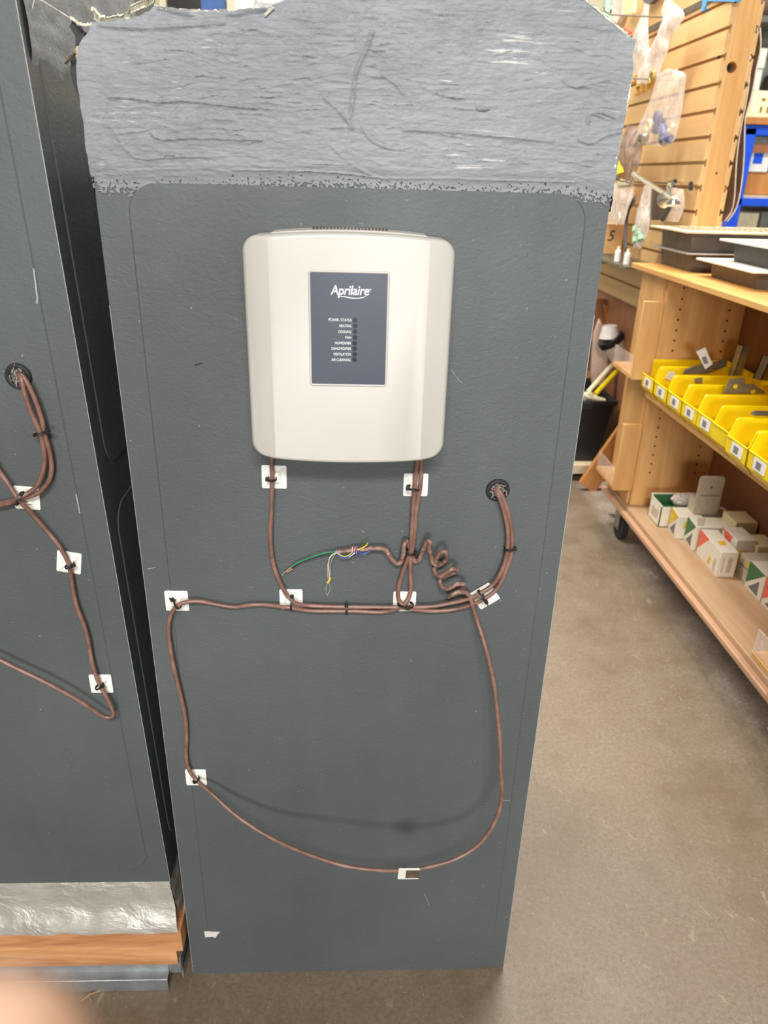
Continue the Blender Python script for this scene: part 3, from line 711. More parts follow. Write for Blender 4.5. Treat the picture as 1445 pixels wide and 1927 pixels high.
tail = [(0.3992,-0.014,0.7183),(0.3921,-0.016,0.7275),(0.3816,-0.02,0.7309),(0.3731,-0.022,0.728),(0.3721,-0.014,0.7213),(0.3783,-0.01,0.7231),(0.3874,-0.012,0.7311),(0.3879,-0.022,0.7426),(0.3788,-0.026,0.7455),(0.3673,-0.024,0.7381),(0.3613,-0.014,0.7378),(0.3602,-0.01,0.7425),(0.3638,-0.01,0.7467),(0.3748,-0.014,0.7545),(0.3782,-0.022,0.7631),(0.3711,-0.028,0.7676),(0.3635,-0.026,0.7596),(0.3564,-0.018,0.7526),(0.3524,-0.01,0.7548),(0.3543,-0.01,0.7616),(0.3622,-0.014,0.768),(0.3647,-0.024,0.7815),(0.3612,-0.03,0.7912),(0.3557,-0.028,0.7887),(0.3526,-0.02,0.7752),(0.3575,-0.012,0.7638),(0.3507,-0.014,0.7674),(0.3466,-0.018,0.7782),(0.3432,-0.022,0.7934),(0.3436,-0.026,0.802),(0.3405,-0.022,0.8006),(0.3379,-0.016,0.7903),(0.3335,-0.01,0.7711),(0.3287,-0.008,0.7666),(0.3254,-0.007,0.7722),(0.3209,-0.007,0.788),(0.3176,-0.01,0.7949),(0.3143,-0.016,0.794),(0.3134,-0.018,0.7832),(0.3116,-0.014,0.7703),(0.3072,-0.012,0.7653),(0.3011,-0.012,0.7706),(0.2935,-0.013,0.7831),(0.2876,-0.013,0.7862),(0.2757,-0.013,0.7864),(0.2662,-0.013,0.7856),(0.2533,-0.013,0.7836),(0.2436,-0.013,0.7823),(0.2335,-0.013,0.7813)]
loop = [(0.3307,-0.014,0.9091),(0.3303,-0.014,0.8977),(0.33,-0.013,0.8678),(0.3268,-0.012,0.835),(0.3256,-0.012,0.7962),(0.323,-0.012,0.7748),(0.3233,-0.01,0.7549),(0.3249,-0.01,0.7296),(0.3221,-0.011,0.7162),(0.3164,-0.013,0.7088),(0.307,-0.01,0.6997),(0.2873,-0.008,0.6947),(0.2578,-0.008,0.6961),(0.2257,-0.008,0.696),(0.1988,-0.009,0.6973),(0.1772,-0.012,0.7034),(0.1647,-0.01,0.7035),(0.1451,-0.007,0.7044),(0.1272,-0.007,0.7038),(0.1074,-0.006,0.7001),(0.0851,-0.007,0.7048),(0.0665,-0.009,0.7101),(0.0508,-0.011,0.7101),(0.0403,-0.012,0.7054),(0.0317,-0.01,0.6935),(0.0256,-0.009,0.6727),(0.0253,-0.01,0.6458),(0.0278,-0.012,0.6107),(0.0321,-0.012,0.5688),(0.0347,-0.011,0.5333),(0.0335,-0.01,0.5012),(0.03,-0.01,0.4691),(0.0318,-0.011,0.4447),(0.0412,-0.012,0.4255),(0.0635,-0.027,0.4161),(0.0992,-0.044,0.3917),(0.1448,-0.061,0.3704),(0.1901,-0.078,0.3615),(0.2402,-0.092,0.3544),(0.2827,-0.095,0.3479),(0.3198,-0.093,0.3434),(0.3546,-0.088,0.3419),(0.3964,-0.082,0.3512),(0.4297,-0.075,0.3736),(0.4479,-0.071,0.4128),(0.4523,-0.068,0.4521),(0.4482,-0.063,0.4885),(0.4452,-0.058,0.524),(0.4389,-0.051,0.5697),(0.4311,-0.041,0.6159),(0.4193,-0.034,0.659),(0.4097,-0.018,0.6859),(0.4017,-0.015,0.7087),(0.3993,-0.014,0.7173)]
lc = thing('thermostat_cable', 'long brown cable hanging in a wide loop, coiled end with stripped wires', 'cable', tuple(loop[0]))
build('cable_jacket', MB().tube(smoothed(loop, 6), RC_, 10), 'cable', lc, smooth=80)
build('coiled_tail', MB().tube(smoothed(tail, 7), .00285, 10), 'cable_dusty', lc, smooth=80)
def wire(pts, mat, r=.00055, nm='stripped_wire'): build(nm, MB().tube(smoothed(pts, 5), r, 6), mat, lc, smooth=80)
wire([(0.2347,-0.013,0.7819),(0.2246,-0.012,0.7798),(0.2189,-0.012,0.7791),(0.2081,-0.011,0.7749),(0.1972,-0.01,0.7693),(0.1876,-0.01,0.7649),(0.1798,-0.009,0.7585)], 'wire_green', .0007)
wire([(0.1798,-0.009,0.7585),(0.1745,-0.009,0.7534),(0.1705,-0.008,0.7499),(0.1684,-0.007,0.7456)], 'wire_copper', .0006)
wire([(0.2347,-0.012,0.7806),(0.2208,-0.011,0.7772),(0.2068,-0.01,0.7715),(0.1952,-0.009,0.7666),(0.1862,-0.009,0.7615),(0.1815,-0.008,0.7558)], 'wire_black')
wire([(0.1815,-0.008,0.7558),(0.1776,-0.008,0.7528),(0.1744,-0.008,0.7506)], 'wire_copper')
wire([(0.2348,-0.016,0.7845),(0.2386,-0.018,0.7781),(0.2462,-0.018,0.7768),(0.2537,-0.018,0.7825),(0.2587,-0.018,0.7868)], 'wire_blue')
wire([(0.2348,-0.015,0.7836),(0.2399,-0.018,0.7792),(0.2474,-0.018,0.7789),(0.2537,-0.018,0.7846)], 'wire_yellow', .0006)
wire([(0.2342,-0.015,0.7829),(0.2392,-0.017,0.7769),(0.2487,-0.017,0.777),(0.2562,-0.018,0.7832)], 'wire_white', .0006)
def wrap(px, mat, ph):
    c = Vector(px); pts = []
    for k in range(15):
        a = ph+k*.9; pts.append(c+Vector((.0004*k-.003, .0042*math.sin(a), .0042*math.cos(a))))
    wire(pts, mat, .0006)
cw = [(0.2543,-0.013,0.7839),(0.2568,-0.013,0.7842),(0.2587,-0.013,0.7845),(0.2555,-0.013,0.7841)]
wrap(cw[0], 'wire_red', 0); wrap(cw[1], 'wire_orange', 1.5); wrap(cw[2], 'wire_blue', 3); wrap(cw[3], 'wire_white', 4.4)
wire([(0.2587,-0.018,0.7868),(0.2636,-0.019,0.7894),(0.2686,-0.02,0.7935),(0.271,-0.021,0.7975)], 'wire_yellow', .0009)
wire([(0.2587,-0.018,0.7854),(0.2637,-0.017,0.7813),(0.2688,-0.016,0.7815),(0.2738,-0.015,0.7839)], 'wire_blue', .0007)
wire([(0.2335,-0.013,0.7804),(0.2271,-0.012,0.7749),(0.2244,-0.009,0.7639),(0.2249,-0.007,0.7511),(0.2255,-0.006,0.7402)], 'ripcord', .0009, 'rip_cord')
for k, o in enumerate((-4, -2, 0, 2, 3)):
    pass
wire([(0.2341,-0.013,0.7804),(0.2284,-0.013,0.7761),(0.2238,-0.01,0.7644),(0.223,-0.008,0.7502),(0.2235,-0.006,0.7387),(0.2208,-0.005,0.7262),(0.2226,-0.004,0.7158)], 'ripcord', .00035, 'rip_cord')
wire([(0.2341,-0.013,0.7804),(0.2297,-0.013,0.7733),(0.2264,-0.01,0.7615),(0.2269,-0.008,0.7502),(0.2248,-0.006,0.7387),(0.226,-0.005,0.7262),(0.2233,-0.004,0.7173)], 'ripcord', .0003, 'rip_cord')
wire([(0.2268,-0.007,0.743),(0.2248,-0.007,0.7386),(0.2229,-0.007,0.7356)], 'wire_yellow', .0014, 'rip_cord')

# left duct cables
LO = -.006
cable('thermostat_cable', 'brown cable from the left duct grommet bending back off the left edge, outer strand', [(-0.1093,0.01,0.984),(-0.1029,-0.002,0.9859),(-0.0973,-0.01,0.9869),(-0.0922,-0.012,0.9795),(-0.0874,-0.012,0.9622),(-0.0838,-0.012,0.9397),(-0.0844,-0.011,0.9243),(-0.0824,-0.01,0.9037),(-0.0833,-0.01,0.8836),(-0.0888,-0.01,0.8675),(-0.1011,-0.011,0.8542),(-0.1122,-0.012,0.8493),(-0.1218,-0.013,0.8463),(-0.1355,-0.01,0.8423),(-0.1489,-0.008,0.8386),(-0.1739,-0.008,0.8324),(-0.2045,-0.008,0.8281)])
cable('thermostat_cable', 'brown cable from the left duct grommet bending back off the left edge, inner strand', [(-0.1109,0.01,0.9846),(-0.104,-0.002,0.9859),(-0.0974,-0.013,0.9854),(-0.0958,-0.015,0.971),(-0.0928,-0.015,0.9495),(-0.088,-0.015,0.9316),(-0.0868,-0.013,0.9158),(-0.0875,-0.013,0.8973),(-0.0929,-0.013,0.8783),(-0.1015,-0.014,0.8626),(-0.112,-0.016,0.8549),(-0.1201,-0.018,0.8511),(-0.1349,-0.012,0.8412),(-0.1484,-0.01,0.8368),(-0.1735,-0.01,0.83),(-0.2042,-0.01,0.825)])
cable('thermostat_cable', 'brown cable running down the left duct past two white mounts to a tight bend', [(-0.1646,-0.01,0.932),(-0.1524,-0.01,0.9078),(-0.1408,-0.01,0.8778),(-0.1344,-0.011,0.8655),(-0.1273,-0.014,0.8526),(-0.122,-0.014,0.8428),(-0.1149,-0.011,0.829),(-0.1035,-0.009,0.8079),(-0.0916,-0.01,0.7884),(-0.085,-0.011,0.7736),(-0.0817,-0.011,0.7587),(-0.083,-0.009,0.7417),(-0.0831,-0.009,0.7196),(-0.0813,-0.01,0.6992),(-0.0769,-0.01,0.6762),(-0.0748,-0.01,0.6535),(-0.0749,-0.01,0.6296),(-0.0733,-0.011,0.61),(-0.0696,-0.012,0.59),(-0.0631,-0.013,0.5706),(-0.0565,-0.016,0.5517),(-0.0555,-0.018,0.5438),(-0.0611,-0.019,0.5403),(-0.0704,-0.02,0.5447),(-0.0875,-0.022,0.5635),(-0.1082,-0.022,0.5812),(-0.1348,-0.022,0.6011),(-0.1589,-0.021,0.6158),(-0.1824,-0.02,0.6311),(-0.2063,-0.018,0.6455),(-0.2353,-0.016,0.6643)])

# ------------------------------------------------------------------ cable mounts
def make_mount():
    r = thing('cable_mount', '', 'cable mount', (0, 0, 0), 'white adhesive cable tie mounts')
    h = .0142; mb = MB()
    ro = [[(x, y, z) for x, z in round_rect(-h+i_, h-i_, -h+i_, h-i_, .002)] for i_, y in ((0, 0), (0, -.0012), (.0012, -.0019))]
    V = mb.loft(ro, True); mb.bm.faces.new(V[-1]); mb.bm.faces.new(V[0][::-1])
    build('base_plate', mb, 'mount', r, local=True, smooth=30)
    mb = MB()
    def frus(a, b, y0, y1): 
        V = mb.loft([[(-a, y0, -a), (a, y0, -a), (a, y0, a), (-a, y0, a)], [(-b, y1, -b), (b, y1, -b), (b, y1, b), (-b, y1, b)]], True); mb.bm.faces.new(V[-1])
    frus(.0082, .0052, -.0018, -.0052)
    for a in (PI/4, 3*PI/4):
        R = Matrix.Rotation(a, 4, 'Y'); mb.box(-.0165, .0165, -.0030, -.0018, -.0009, .0009, R)
    build('bridge', mb, 'mount', r, local=True, smooth=30, bevel=.0004)
    return r
mproto = make_mount()
mounts = [
    ((516, 897), .02, 'white cable mount under the left bottom corner of the control box'),
    ((782, 912), .0, 'white cable mount under the right bottom corner of the control box'),
    ((548, 1127), .0, 'white cable mount where the left vertical cable joins the horizontal run'),
    ((761, 1131), .0, 'white cable mount below the middle where the cable pair crosses'),
    ((912, 1121), -.62, 'tilted white cable mount turned like a diamond left of the hanging loop'),
    ((333, 1130), .0, 'white cable mount at the upper left end of the horizontal run'),
    ((369, 1462), .0, 'white cable mount low on the left side of the cable loop'),
]
mp = [(0.1627,-0.0006,0.8718),(0.3258,-0.0006,0.8637),(0.1777,-0.0006,0.7089),(0.3185,-0.0006,0.7065),(0.4187,-0.0006,0.7146),(0.0372,-0.0006,0.706),(0.0379,-0.0006,0.4202),(-0.0852,-0.0006,0.7595),(-0.0709,-0.0006,0.5813),(-0.1202,-0.0006,0.843)]
ms = [1.06, 1.04, .98, .95, 1.02, 1.02, .98, 1.0, 1.02, 1.0]
for (px, a, lab_), p in zip(mounts, mp):
    m = dup(mproto, p, (0, a, 0), lab_)
lm = [(mp[7], .18, 'white cable mount on the left duct halfway down the descending cable'),
      (mp[8], .0, 'white cable mount on the left duct just above the tight cable bend'),
      (mp[9], .08, 'white cable mount on the left duct under the crossing cables near the grommet')]
for p, a, lab_ in lm:
    dup(mproto, (p[0], -.0016, p[2]), (0, a, 0), lab_)
# the first mount itself hangs loose on the loop, back showing
lp_ = [(0.3315,-0.099,0.3435)][0]
mproto.location = lp_; mproto.rotation_euler = (math.radians(-14), .0, math.radians(180)); mproto['label'] = 'loose cable mount dangling from the bottom of the cable loop, grimy back showing'
build('grimy_adhesive', MB().box(-.0142, .004, .0001, .0007, -.010, .0105), 'grime', mproto, local=True)
fp = [(-0.1353,-0.0012,0.8641),(-0.1082,-0.0012,0.8664),(-0.109,-0.0012,0.8473),(-0.1072,-0.0012,0.84),(-0.1355,-0.0012,0.8364)]
tag(build('foam_pad', MB().prism(fp, (0, .0010, 0)), 'white_paper', smooth=0), 'white foam pad peeling out above the mount near the left duct grommet', 'pad')

# ------------------------------------------------------------------ cable ties
def tie(c, direction, a, b, label, head=(1, 0), tail_len=.0):
    """loop round cables running along direction (in the duct plane), half widths a across and b deep"""
    c = Vector(c); d = Vector((direction[0], 0, direction[1])).normalized(); sd = Vector((0, 1, 0)).cross(d)
    r = thing('cable_tie', label, 'cable tie', c, 'black cable ties')
    mb = MB(); n = 24
    rings = []
    for k in range(n):
        t_ = 2*PI*k/n; o = sd*math.cos(t_)*a+Vector((0, 1, 0))*math.sin(t_)*b
        nrm = (sd*math.cos(t_)/a+Vector((0, 1, 0))*math.sin(t_)/b).normalized()
        rings.append([c+o+d*w_+nrm*h_ for w_, h_ in ((-.0012, 0), (-.0012, .0009), (.0012, .0009), (.0012, 0))])
    rings.append(rings[0])
    mb.loft(rings, True); bmesh.ops.remove_doubles(mb.bm, verts=mb.bm.verts, dist=1e-6)
    build('strap', mb, 'black_plastic', r, smooth=50)
    hc = c+sd*head[0]*(a+.0008)+Vector((0, -1, 0))*(b+.0008)*head[1]
    R = Matrix.Translation(hc) @ Matrix((sd, Vector((0, 1, 0)), d)).transposed().to_4x4()
    build('head', MB().box(-.0022, .0022, -.002, .002, -.0022, .0022, R), 'black_plastic', r, bevel=.0004)
    if tail_len:
        build('clipped_tail', MB().tube([hc, hc+sd*head[0]*tail_len*.6+Vector((0, -tail_len*.8, 0)), hc+sd*head[0]*tail_len+Vector((0, -tail_len, 0))], .001, 6), 'black_plastic', r)
    return r
T = [(0.1609,-0.009,0.8725),(0.3233,-0.01,0.8636),(0.1788,-0.01,0.7093),(0.3191,-0.011,0.7082),(0.4129,-0.013,0.722),(0.04,-0.01,0.7065),(0.04,-0.01,0.4245),(0.2463,-0.008,0.6992),(0.3212,-0.012,0.7813),(0.4413,-0.011,0.7866),(0.3263,-0.0925,0.3407)]
tie(T[0], (0, 1), .0048, .0062, 'black cable tie on the mount under the left bottom corner of the control box', (-.9, .2))
tie(T[1], (.1, 1), .0085, .0062, 'black cable tie round the pair on the mount under the right bottom corner', (-.8, .5))
tie(T[2], (1, -.1), .0098, .0068, 'black cable tie on the mount where the left vertical cable joins the run', (-.9, .3), .003)
tie(T[3], (.15, 1), .0095, .0078, 'black cable tie on the middle mount where the cable pair crosses', (.2, 1))
tie(T[4], (.8, .6), .0085, .0062, 'black cable tie on the tilted diamond mount', (.9, .5), .004)
tie(T[5], (.7, .5), .0052, .0070, 'black cable tie on the upper left mount', (-1.5, .2), .003)
tie(T[6], (.5, -.8), .0046, .0060, 'black cable tie on the low left mount of the loop', (.3, .2))
tie(T[7], (1, .02), .0068, .0042, 'black cable tie midway along the horizontal cable run', (-.8, .4))
tie(T[8], (.1, 1), .0078, .0065, 'black cable tie binding the vertical pair beside the coiled tail', (.9, .3))
tie(T[9], (-.1, 1), .0062, .0050, 'black cable tie on the arc of two cables below the right grommet', (.8, .4))
tie(T[10], (1, 0), .0042, .0042, 'black cable tie on the loose dangling mount', (-1, .2))
T = [(-0.0881,-0.013,0.9249),(-0.1219,-0.015,0.8479),(-0.0814,-0.011,0.7601),(-0.0696,-0.012,0.585)]
tie(T[0], (.35, -1), .0072, .0056, 'black cable tie with pointed tail on the strands below the left duct grommet', (-1.2, .2), .004)
tie(T[1], (1, -.6), .0085, .0075, 'black cable tie where cables cross on the left duct', (-.9, .5))
tie(T[2], (.3, -1), .0048, .0065, 'black cable tie on the left duct mount halfway down', (-.9, .3))
tie(T[3], (.45, -1), .0048, .0065, 'black cable tie on the left duct mount above the tight bend', (-.9, .3))

# ------------------------------------------------------------------ rolling display cabinet
FX, BX, NY, FY, TZ = 1.18, 1.468, .36, 1.74, .945
cab = thing('display_cabinet', 'long pine shelving cabinet on casters with yellow bins and cartons', 'cabinet', (1.33, 1.05, 0))
build('bottom_shelf', MB().box(1.198, BX, NY, FY, .130, .168), 'shelf_ply', cab, bevel=.002)
build('front_bead', MB().box(FX, 1.198, NY, FY, .137, .1535), 'bead', cab, bevel=.003)
build('middle_shelf', MB().box(1.197, BX, .38, 1.526, .556, .572), 'pine_y', cab, bevel=.0015)
build('top_board', MB().box(FX, 1.80, .30, 1.785, .9285, TZ), 'pine_y', cab, bevel=.002)
build('back_panel', MB().box(BX, BX+.012, NY, FY, .13, .9285), 'backboard', cab)
ep = MB().box(1.212, BX, 1.527, 1.546, .168, .9285)
epo = build('end_panel', ep, 'pine', cab, bevel=.001)
build('end_panel', MB().box(1.212, BX, .535, .552, .168, .9285), 'pine', cab, bevel=.001)
build('end_stile', MB().box(1.206, 1.225, 1.546, FY, .168, .9285), 'pine', cab, bevel=.001)
build('end_stile', MB().box(1.206, 1.225, NY, .535, .168, .9285), 'pine', cab, bevel=.001)
build('rear_end_panel', MB().box(1.225, BX, FY-.018, FY, .168, .9285), 'pine', cab)
mb = MB()
for x in (1.262, 1.418):
    z = .29
    while z < .90:
        if not .54 < z < .58: mb.cyl((x, 1.5275, z), (x, 1.5262, z), .0035, None, 10)
        z += .032
build('shelf_pin_holes', mb, 'ink', epo)
def pocket(y0, y1, z0, h):
    p = build('end_pocket', MB().box(1.143, 1.206, y0, y1, z0, z0+.014).box(1.143, 1.2055, y0-.012, y0, z0, z0+h), 'pine', cab, bevel=.001)
    build('acrylic_lip', MB().box(1.1445, 1.1475, y0, y1, z0+.014, z0+.072), 'acrylic', p)
pocket(1.532, 1.72, .612, .245); pocket(1.532, 1.72, .226, .236); pocket(.37, .549, .232, .236)
for (x, y) in ((1.229, 1.61), (1.42, 1.64), (1.229, .45), (1.42, .45)):
    c = build('caster', MB().cyl((x-.012, y, .048), (x+.012, y, .048), .048, None, 28), 'rubber', cab, bevel=.004)
    build('fork', MB().box(x-.018, x-.015, y-.016, y+.03, .04, .122).box(x+.015, x+.018, y-.016, y+.03, .04, .122).box(x-.03, x+.03, y-.03, y+.04, .122, .13), 'steel', c)
    build('brake_tab', MB().box(x-.034, x-.014, y+.03, y+.052, .066, .074), 'steel', c, bevel=.002)

# yellow bins
def make_bin(tagged=True):
    r = thing('parts_bin', '', 'bin', (0, 0, 0), 'yellow parts bins on the middle shelf')
    w, L, H, t_ = .0495, .272, .105, .0022
    # side profile in x (depth) and z
    prof = [(0.022, 0), (L, 0), (L, H), (.017, H), (.013, H-.003), (.002, .064), (0.0, .060), (0.002, .022)]
    mb = MB()
    for s in (-1, 1):
        y0 = s*w; mb.prism([(x, y0, z) for x, z in prof], (0, -s*t_, 0))
    mb.box(.022, L, -w, w, 0, t_); mb.box(L-t_, L, -w, w, 0, H)
    mb.prism([(0.002, -w, .022), (0, -w, .062), (t_, -w, .062), (.002+t_, -w, .022)], (0, 2*w, 0))
    mb.prism([(.022, -w, 0), (.002, -w, .022), (.002+t_, -w, .022), (.022+t_, -w, 0)], (0, 2*w, 0))
    for s in (-1, 1): mb.tube([(L, s*w, H), (.017, s*w, H), (.013, s*w, H-.003), (.002, s*w, .064)], .0022, 6)
    mb.tube([(.0, -w, .062), (.0, w, .062)], .0022, 6)
    build('bin_body', mb, 'yellow_bin', r, local=True, smooth=30)
    if tagged:
        l_ = build('price_tag', MB().box(-.0012, .0004, -.030, .022, .029, .057), 'white_paper', r, local=True)
        build('barcode', MB().box(-.0016, -.0012, -.013, .009, .034, .051), 'barcode', l_, local=True)
    return r
bp = make_bin(); bu = make_bin(False)
by = [1.474, 1.364, 1.257, 1.152, 1.050, .947, .845, .738]; bx_ = [1.177, 1.177, 1.177, 1.177, 1.177, 1.174, 1.164, 1.165]
bl = ['yellow bin at the far end of the row beside the cabinet end panel', 'second yellow bin from the far end panel, tilted steel bracket at its back',
      'third yellow bin from the far end, tall channel strut behind it', 'fourth yellow bin from the far end, holed grey bracket on its rim',
      'fifth yellow bin from the far end, dark bracket tucked in', 'only yellow bin with a missing price tag in the middle of the row',
      'second nearest yellow bin, the last with a visible price tag', 'nearest yellow bin cut by the right edge of the photo']
bp.location = (bx_[0], by[0], .5722); bp['label'] = bl[0]
bu.location = (bx_[5], by[5], .5722); bu['label'] = bl[5]
for k in range(1, 8):
    if k == 5: continue
    dup(bp, (bx_[k], by[k], .5722), None, bl[k])
# hardware in the bins
def rotbox(c, size, R, mb=None):
    mb = mb or MB(); mb.box(-size[0]/2, size[0]/2, -size[1]/2, size[1]/2, -size[2]/2, size[2]/2, Matrix.Translation(Vector(c)) @ R.to_4x4()); return mb
Rz = lambda a: Matrix.Rotation(a, 3, 'Z'); Ry = lambda a: Matrix.Rotation(a, 3, 'Y'); Rx = lambda a: Matrix.Rotation(a, 3, 'X')
for q4, m_, lb in (([(1.39,1.3919,0.6529),(1.39,1.3606,0.6609),(1.39,1.3408,0.7607),(1.39,1.3829,0.7582)], 'steel', 'upright zinc channel strut sticking up from the middle yellow bins'), ([(1.39,1.2521,0.6884),(1.39,1.2059,0.6941),(1.39,1.1813,0.7653),(1.39,1.2312,0.76)], 'dark_steel', 'dark channel strut leaning over the nearer bins by the right edge')):
    q4 = [Vector(p) for p in q4]; a_ = (q4[1]-q4[0])
    mb = MB().prism(q4, (.002, 0, 0)); mb.prism([q4[1], q4[2], q4[2]-a_*.12, q4[1]-a_*.12], (.022, 0, 0)); mb.prism([q4[0], q4[3], q4[3]+a_*.12, q4[0]+a_*.12], (.022, 0, 0))
    tag(build('steel_channel', mb, m_), lb, 'bracket')
def plate(pts, th, mat, label, holes=()):
    o = thing('steel_bracket', label, 'bracket', pts[0], 'loose brackets in the bins')
    build('plate', MB().prism(pts, th), mat, o)
    if holes:
        mb = MB()
        for h, r in holes:
            mb.cyl(Vector(h)+Vector((0, -.003, 0)), Vector(h)+Vector((0, -.0006, 0)), r, None, 14)
        build('hole', mb, 'yellow_bin', o)
plate([(1.2623,1.15,0.6679),(1.2694,1.15,0.7094),(1.3109,1.15,0.7145),(1.3168,1.15,0.6955),(1.3397,1.15,0.6988),(1.3779,1.15,0.6757),(1.379,1.15,0.6712)], (0, .003, 0), 'steel', 'grey two holed steel bracket plate across the fourth bin', [([(1.2898,1.15,0.6906)][0], .006), ([(1.342,1.15,0.6766)][0], .006)])
plate([(1.2348,1.36,0.6714),(1.2403,1.36,0.6844),(1.2796,1.36,0.6978),(1.3168,1.36,0.7048),(1.3591,1.36,0.7183),(1.3608,1.36,0.696),(1.3075,1.36,0.6726)], (0, .004, .002), 'dark_steel', 'jumble of dull steel hinge plates in the second bin')
plate([(1.2448,1.3,0.6723),(1.2675,1.3,0.6774),(1.2701,1.3,0.6569),(1.2493,1.3,0.6582)], (0, .003, 0), 'steel', 'small steel plate in the third bin')
pt = thing('tagged_bracket', 'steel bracket with a white barcode tag tilted over the second bin', 'bracket', [(1.302,1.365,0.6938)][0])
tp_ = [(1.2593,1.355,0.7398),(1.2837,1.355,0.7527),(1.3163,1.355,0.7044),(1.2972,1.355,0.6881)]
build('price_tag', MB().prism(tp_, (0, .001, 0)), 'white_paper', pt)
tp_ = [(1.2785,1.3545,0.7229),(1.2903,1.3545,0.7278),(1.3026,1.3545,0.7075),(1.2907,1.3545,0.7025)]
build('barcode', MB().prism(tp_, (0, .0006, 0)), 'barcode', pt)
tp_ = [(1.26,1.362,0.743),(1.2673,1.362,0.7462),(1.32,1.362,0.6788),(1.3084,1.362,0.6721)]
build('plate', MB().prism(tp_, (0, .003, 0)), 'steel', pt)
plate([(1.2012,1.4,0.6478),(1.2091,1.4,0.6676),(1.2235,1.4,0.6695),(1.2287,1.4,0.6598),(1.2189,1.4,0.6415)], (0, .002, 0), 'white_paper', 'small printed card lying in the second bin near its front')
plate([(1.213,0.89,0.6866),(1.2244,0.89,0.6934),(1.2664,0.89,0.6926),(1.2683,0.89,0.6847)], (0, .02, 0), 'dark_steel', 'dark steel plate in the bin near the right edge')

# cartons on the bottom shelf
SZ = .1682
def carton(name, label, x, y, ly, dx, h, mat='box_white', rot=0, prints=(), z=SZ, cat='carton'):
    """x,y = near front corner on the shelf; ly length away from viewer, dx depth, h height"""
    r = thing(name, label, cat, (x, y, z), 'cartons on the bottom shelf')
    mb = MB().box(0, dx, 0, ly, 0, h); build('carton_body', mb, mat, r, bevel=.0012, local=True)
    for pts, m_ in prints:
        q = []
        for side, u, v in pts:
            q.append({'L': (-.0006, u*ly, v*h), 'N': (u*dx, -.0006, v*h), 'T': (u*dx, v*ly, h+.0006)}[side])
        d = {'L': (.0005, 0, 0), 'N': (0, .0005, 0), 'T': (0, 0, -.0005)}[pts[0][0]]
        build('printed_panel', MB().prism(q, d), m_, r, local=True, smooth=0)
    r.rotation_euler = (0, 0, rot)
    return r
def tri(c1, c2, low='print_grey'):
    return [([('L', 1, 1), ('L', .02, .98), ('L', .98, .18)], c1), ([('L', .78, .12), ('L', .2, .08), ('L', .26, .62)], c2)]
# open tray with bag
tr_ = thing('open_carton', 'opened white carton tray at the far end holding a grey plastic bag', 'carton', (1.25, 1.35, SZ), 'cartons on the bottom shelf')
build('carton_body', MB().box(1.246, 1.249, 1.352, 1.445, SZ, SZ+.075).box(1.246, 1.43, 1.352, 1.355, SZ, SZ+.07).box(1.246, 1.43, 1.442, 1.445, SZ, SZ+.082).box(1.246, 1.43, 1.352, 1.445, SZ, SZ+.002), 'box_white', tr_)
build('printed_panel', MB().box(1.252, 1.425, 1.4405, 1.4418, SZ+.02, SZ+.078).box(1.255, 1.42, 1.36, 1.44, SZ+.002, SZ+.04), 'print_green', tr_)
build('printed_panel', MB().box(1.2452, 1.2458, 1.37, 1.42, SZ+.02, SZ+.05), 'box_grey', tr_)
mb = MB().ball((1.36, 1.41, SZ+.072), .05, 16, (1.3, .6, .42))
for v_ in mb.bm.verts: v_.co += Vector((N(v_.co.x*40, v_.co.y*40, v_.co.z*40), N(v_.co.x*50, 3, v_.co.z*50), N(v_.co.y*60, v_.co.x*50, 1)))*.012
tag(build('plastic_bag', mb, 'bag_white', smooth=30), 'crumpled clear plastic bag in the opened carton tray', 'bag')
carton('carton', 'white carton with yellow and slate triangles next to the opened tray', 1.268, 1.266, .078, .075, .076, prints=tri('print_yellow', 'print_grey')+[([('N', .25, .5), ('N', .8, .55), ('N', .8, .8), ('N', .3, .8)], 'print_yellow')], rot=-.10)
carton('carton', 'white carton with green and slate triangles leaning on the coral one', 1.288, 1.186, .075, .085, .08, prints=tri('print_green', 'print_grey')+[([('T', .05, .1), ('T', .3, .1), ('T', .6, .9), ('T', .3, .9)], 'box_grey')], rot=-.08)
carton('carton', 'white carton with coral triangle and small bee-like yellow mark in front', 1.289, 1.020, .150, .050, .080, prints=[([('L', 1, 1), ('L', .56, .98), ('L', .98, .25)], 'print_red'), ([('L', .46, .16), ('L', .36, .12), ('L', .34, .40), ('L', .42, .5)], 'print_yellow'), ([('L', .22, .1), ('L', .12, .08), ('L', .12, .55), ('L', .2, .58)], 'box_grey'), ([('N', .2, .2), ('N', .28, .2), ('N', .28, .8), ('N', .2, .8)], 'box_grey'), ([('N', .5, .2), ('N', .75, .2), ('N', .75, .8), ('N', .5, .8)], 'box_grey'), ([('T', .3, .3), ('T', .7, .32), ('T', .8, .5), ('T', .3, .45)], 'print_yellow')], rot=-.04)
carton('carton', 'white carton with coral corner standing behind the coral triangle one', 1.350, 1.060, .09, .058, .098, prints=[([('L', 1, 1), ('L', .3, .98), ('L', .5, .5)], 'print_red'), ([('N', .1, .3), ('N', .75, .2), ('N', .8, .62), ('N', .15, .7)], 'print_yellow')])
carton('carton', 'grey printed carton facing the aisle left of the nearest green one', 1.357, .976, .064, .09, .070, mat='box_grey', prints=[([('L', .9, .55), ('L', .1, .6), ('L', .1, .62), ('L', .9, .58)], 'ink'), ([('L', .5, .7), ('L', .05, .72), ('L', .1, .88), ('L', .4, .9)], 'print_yellow')])
carton('carton', 'nearest white carton with green and slate triangles', 1.349, .886, .086, .10, .080, prints=tri('print_green', 'print_grey'))
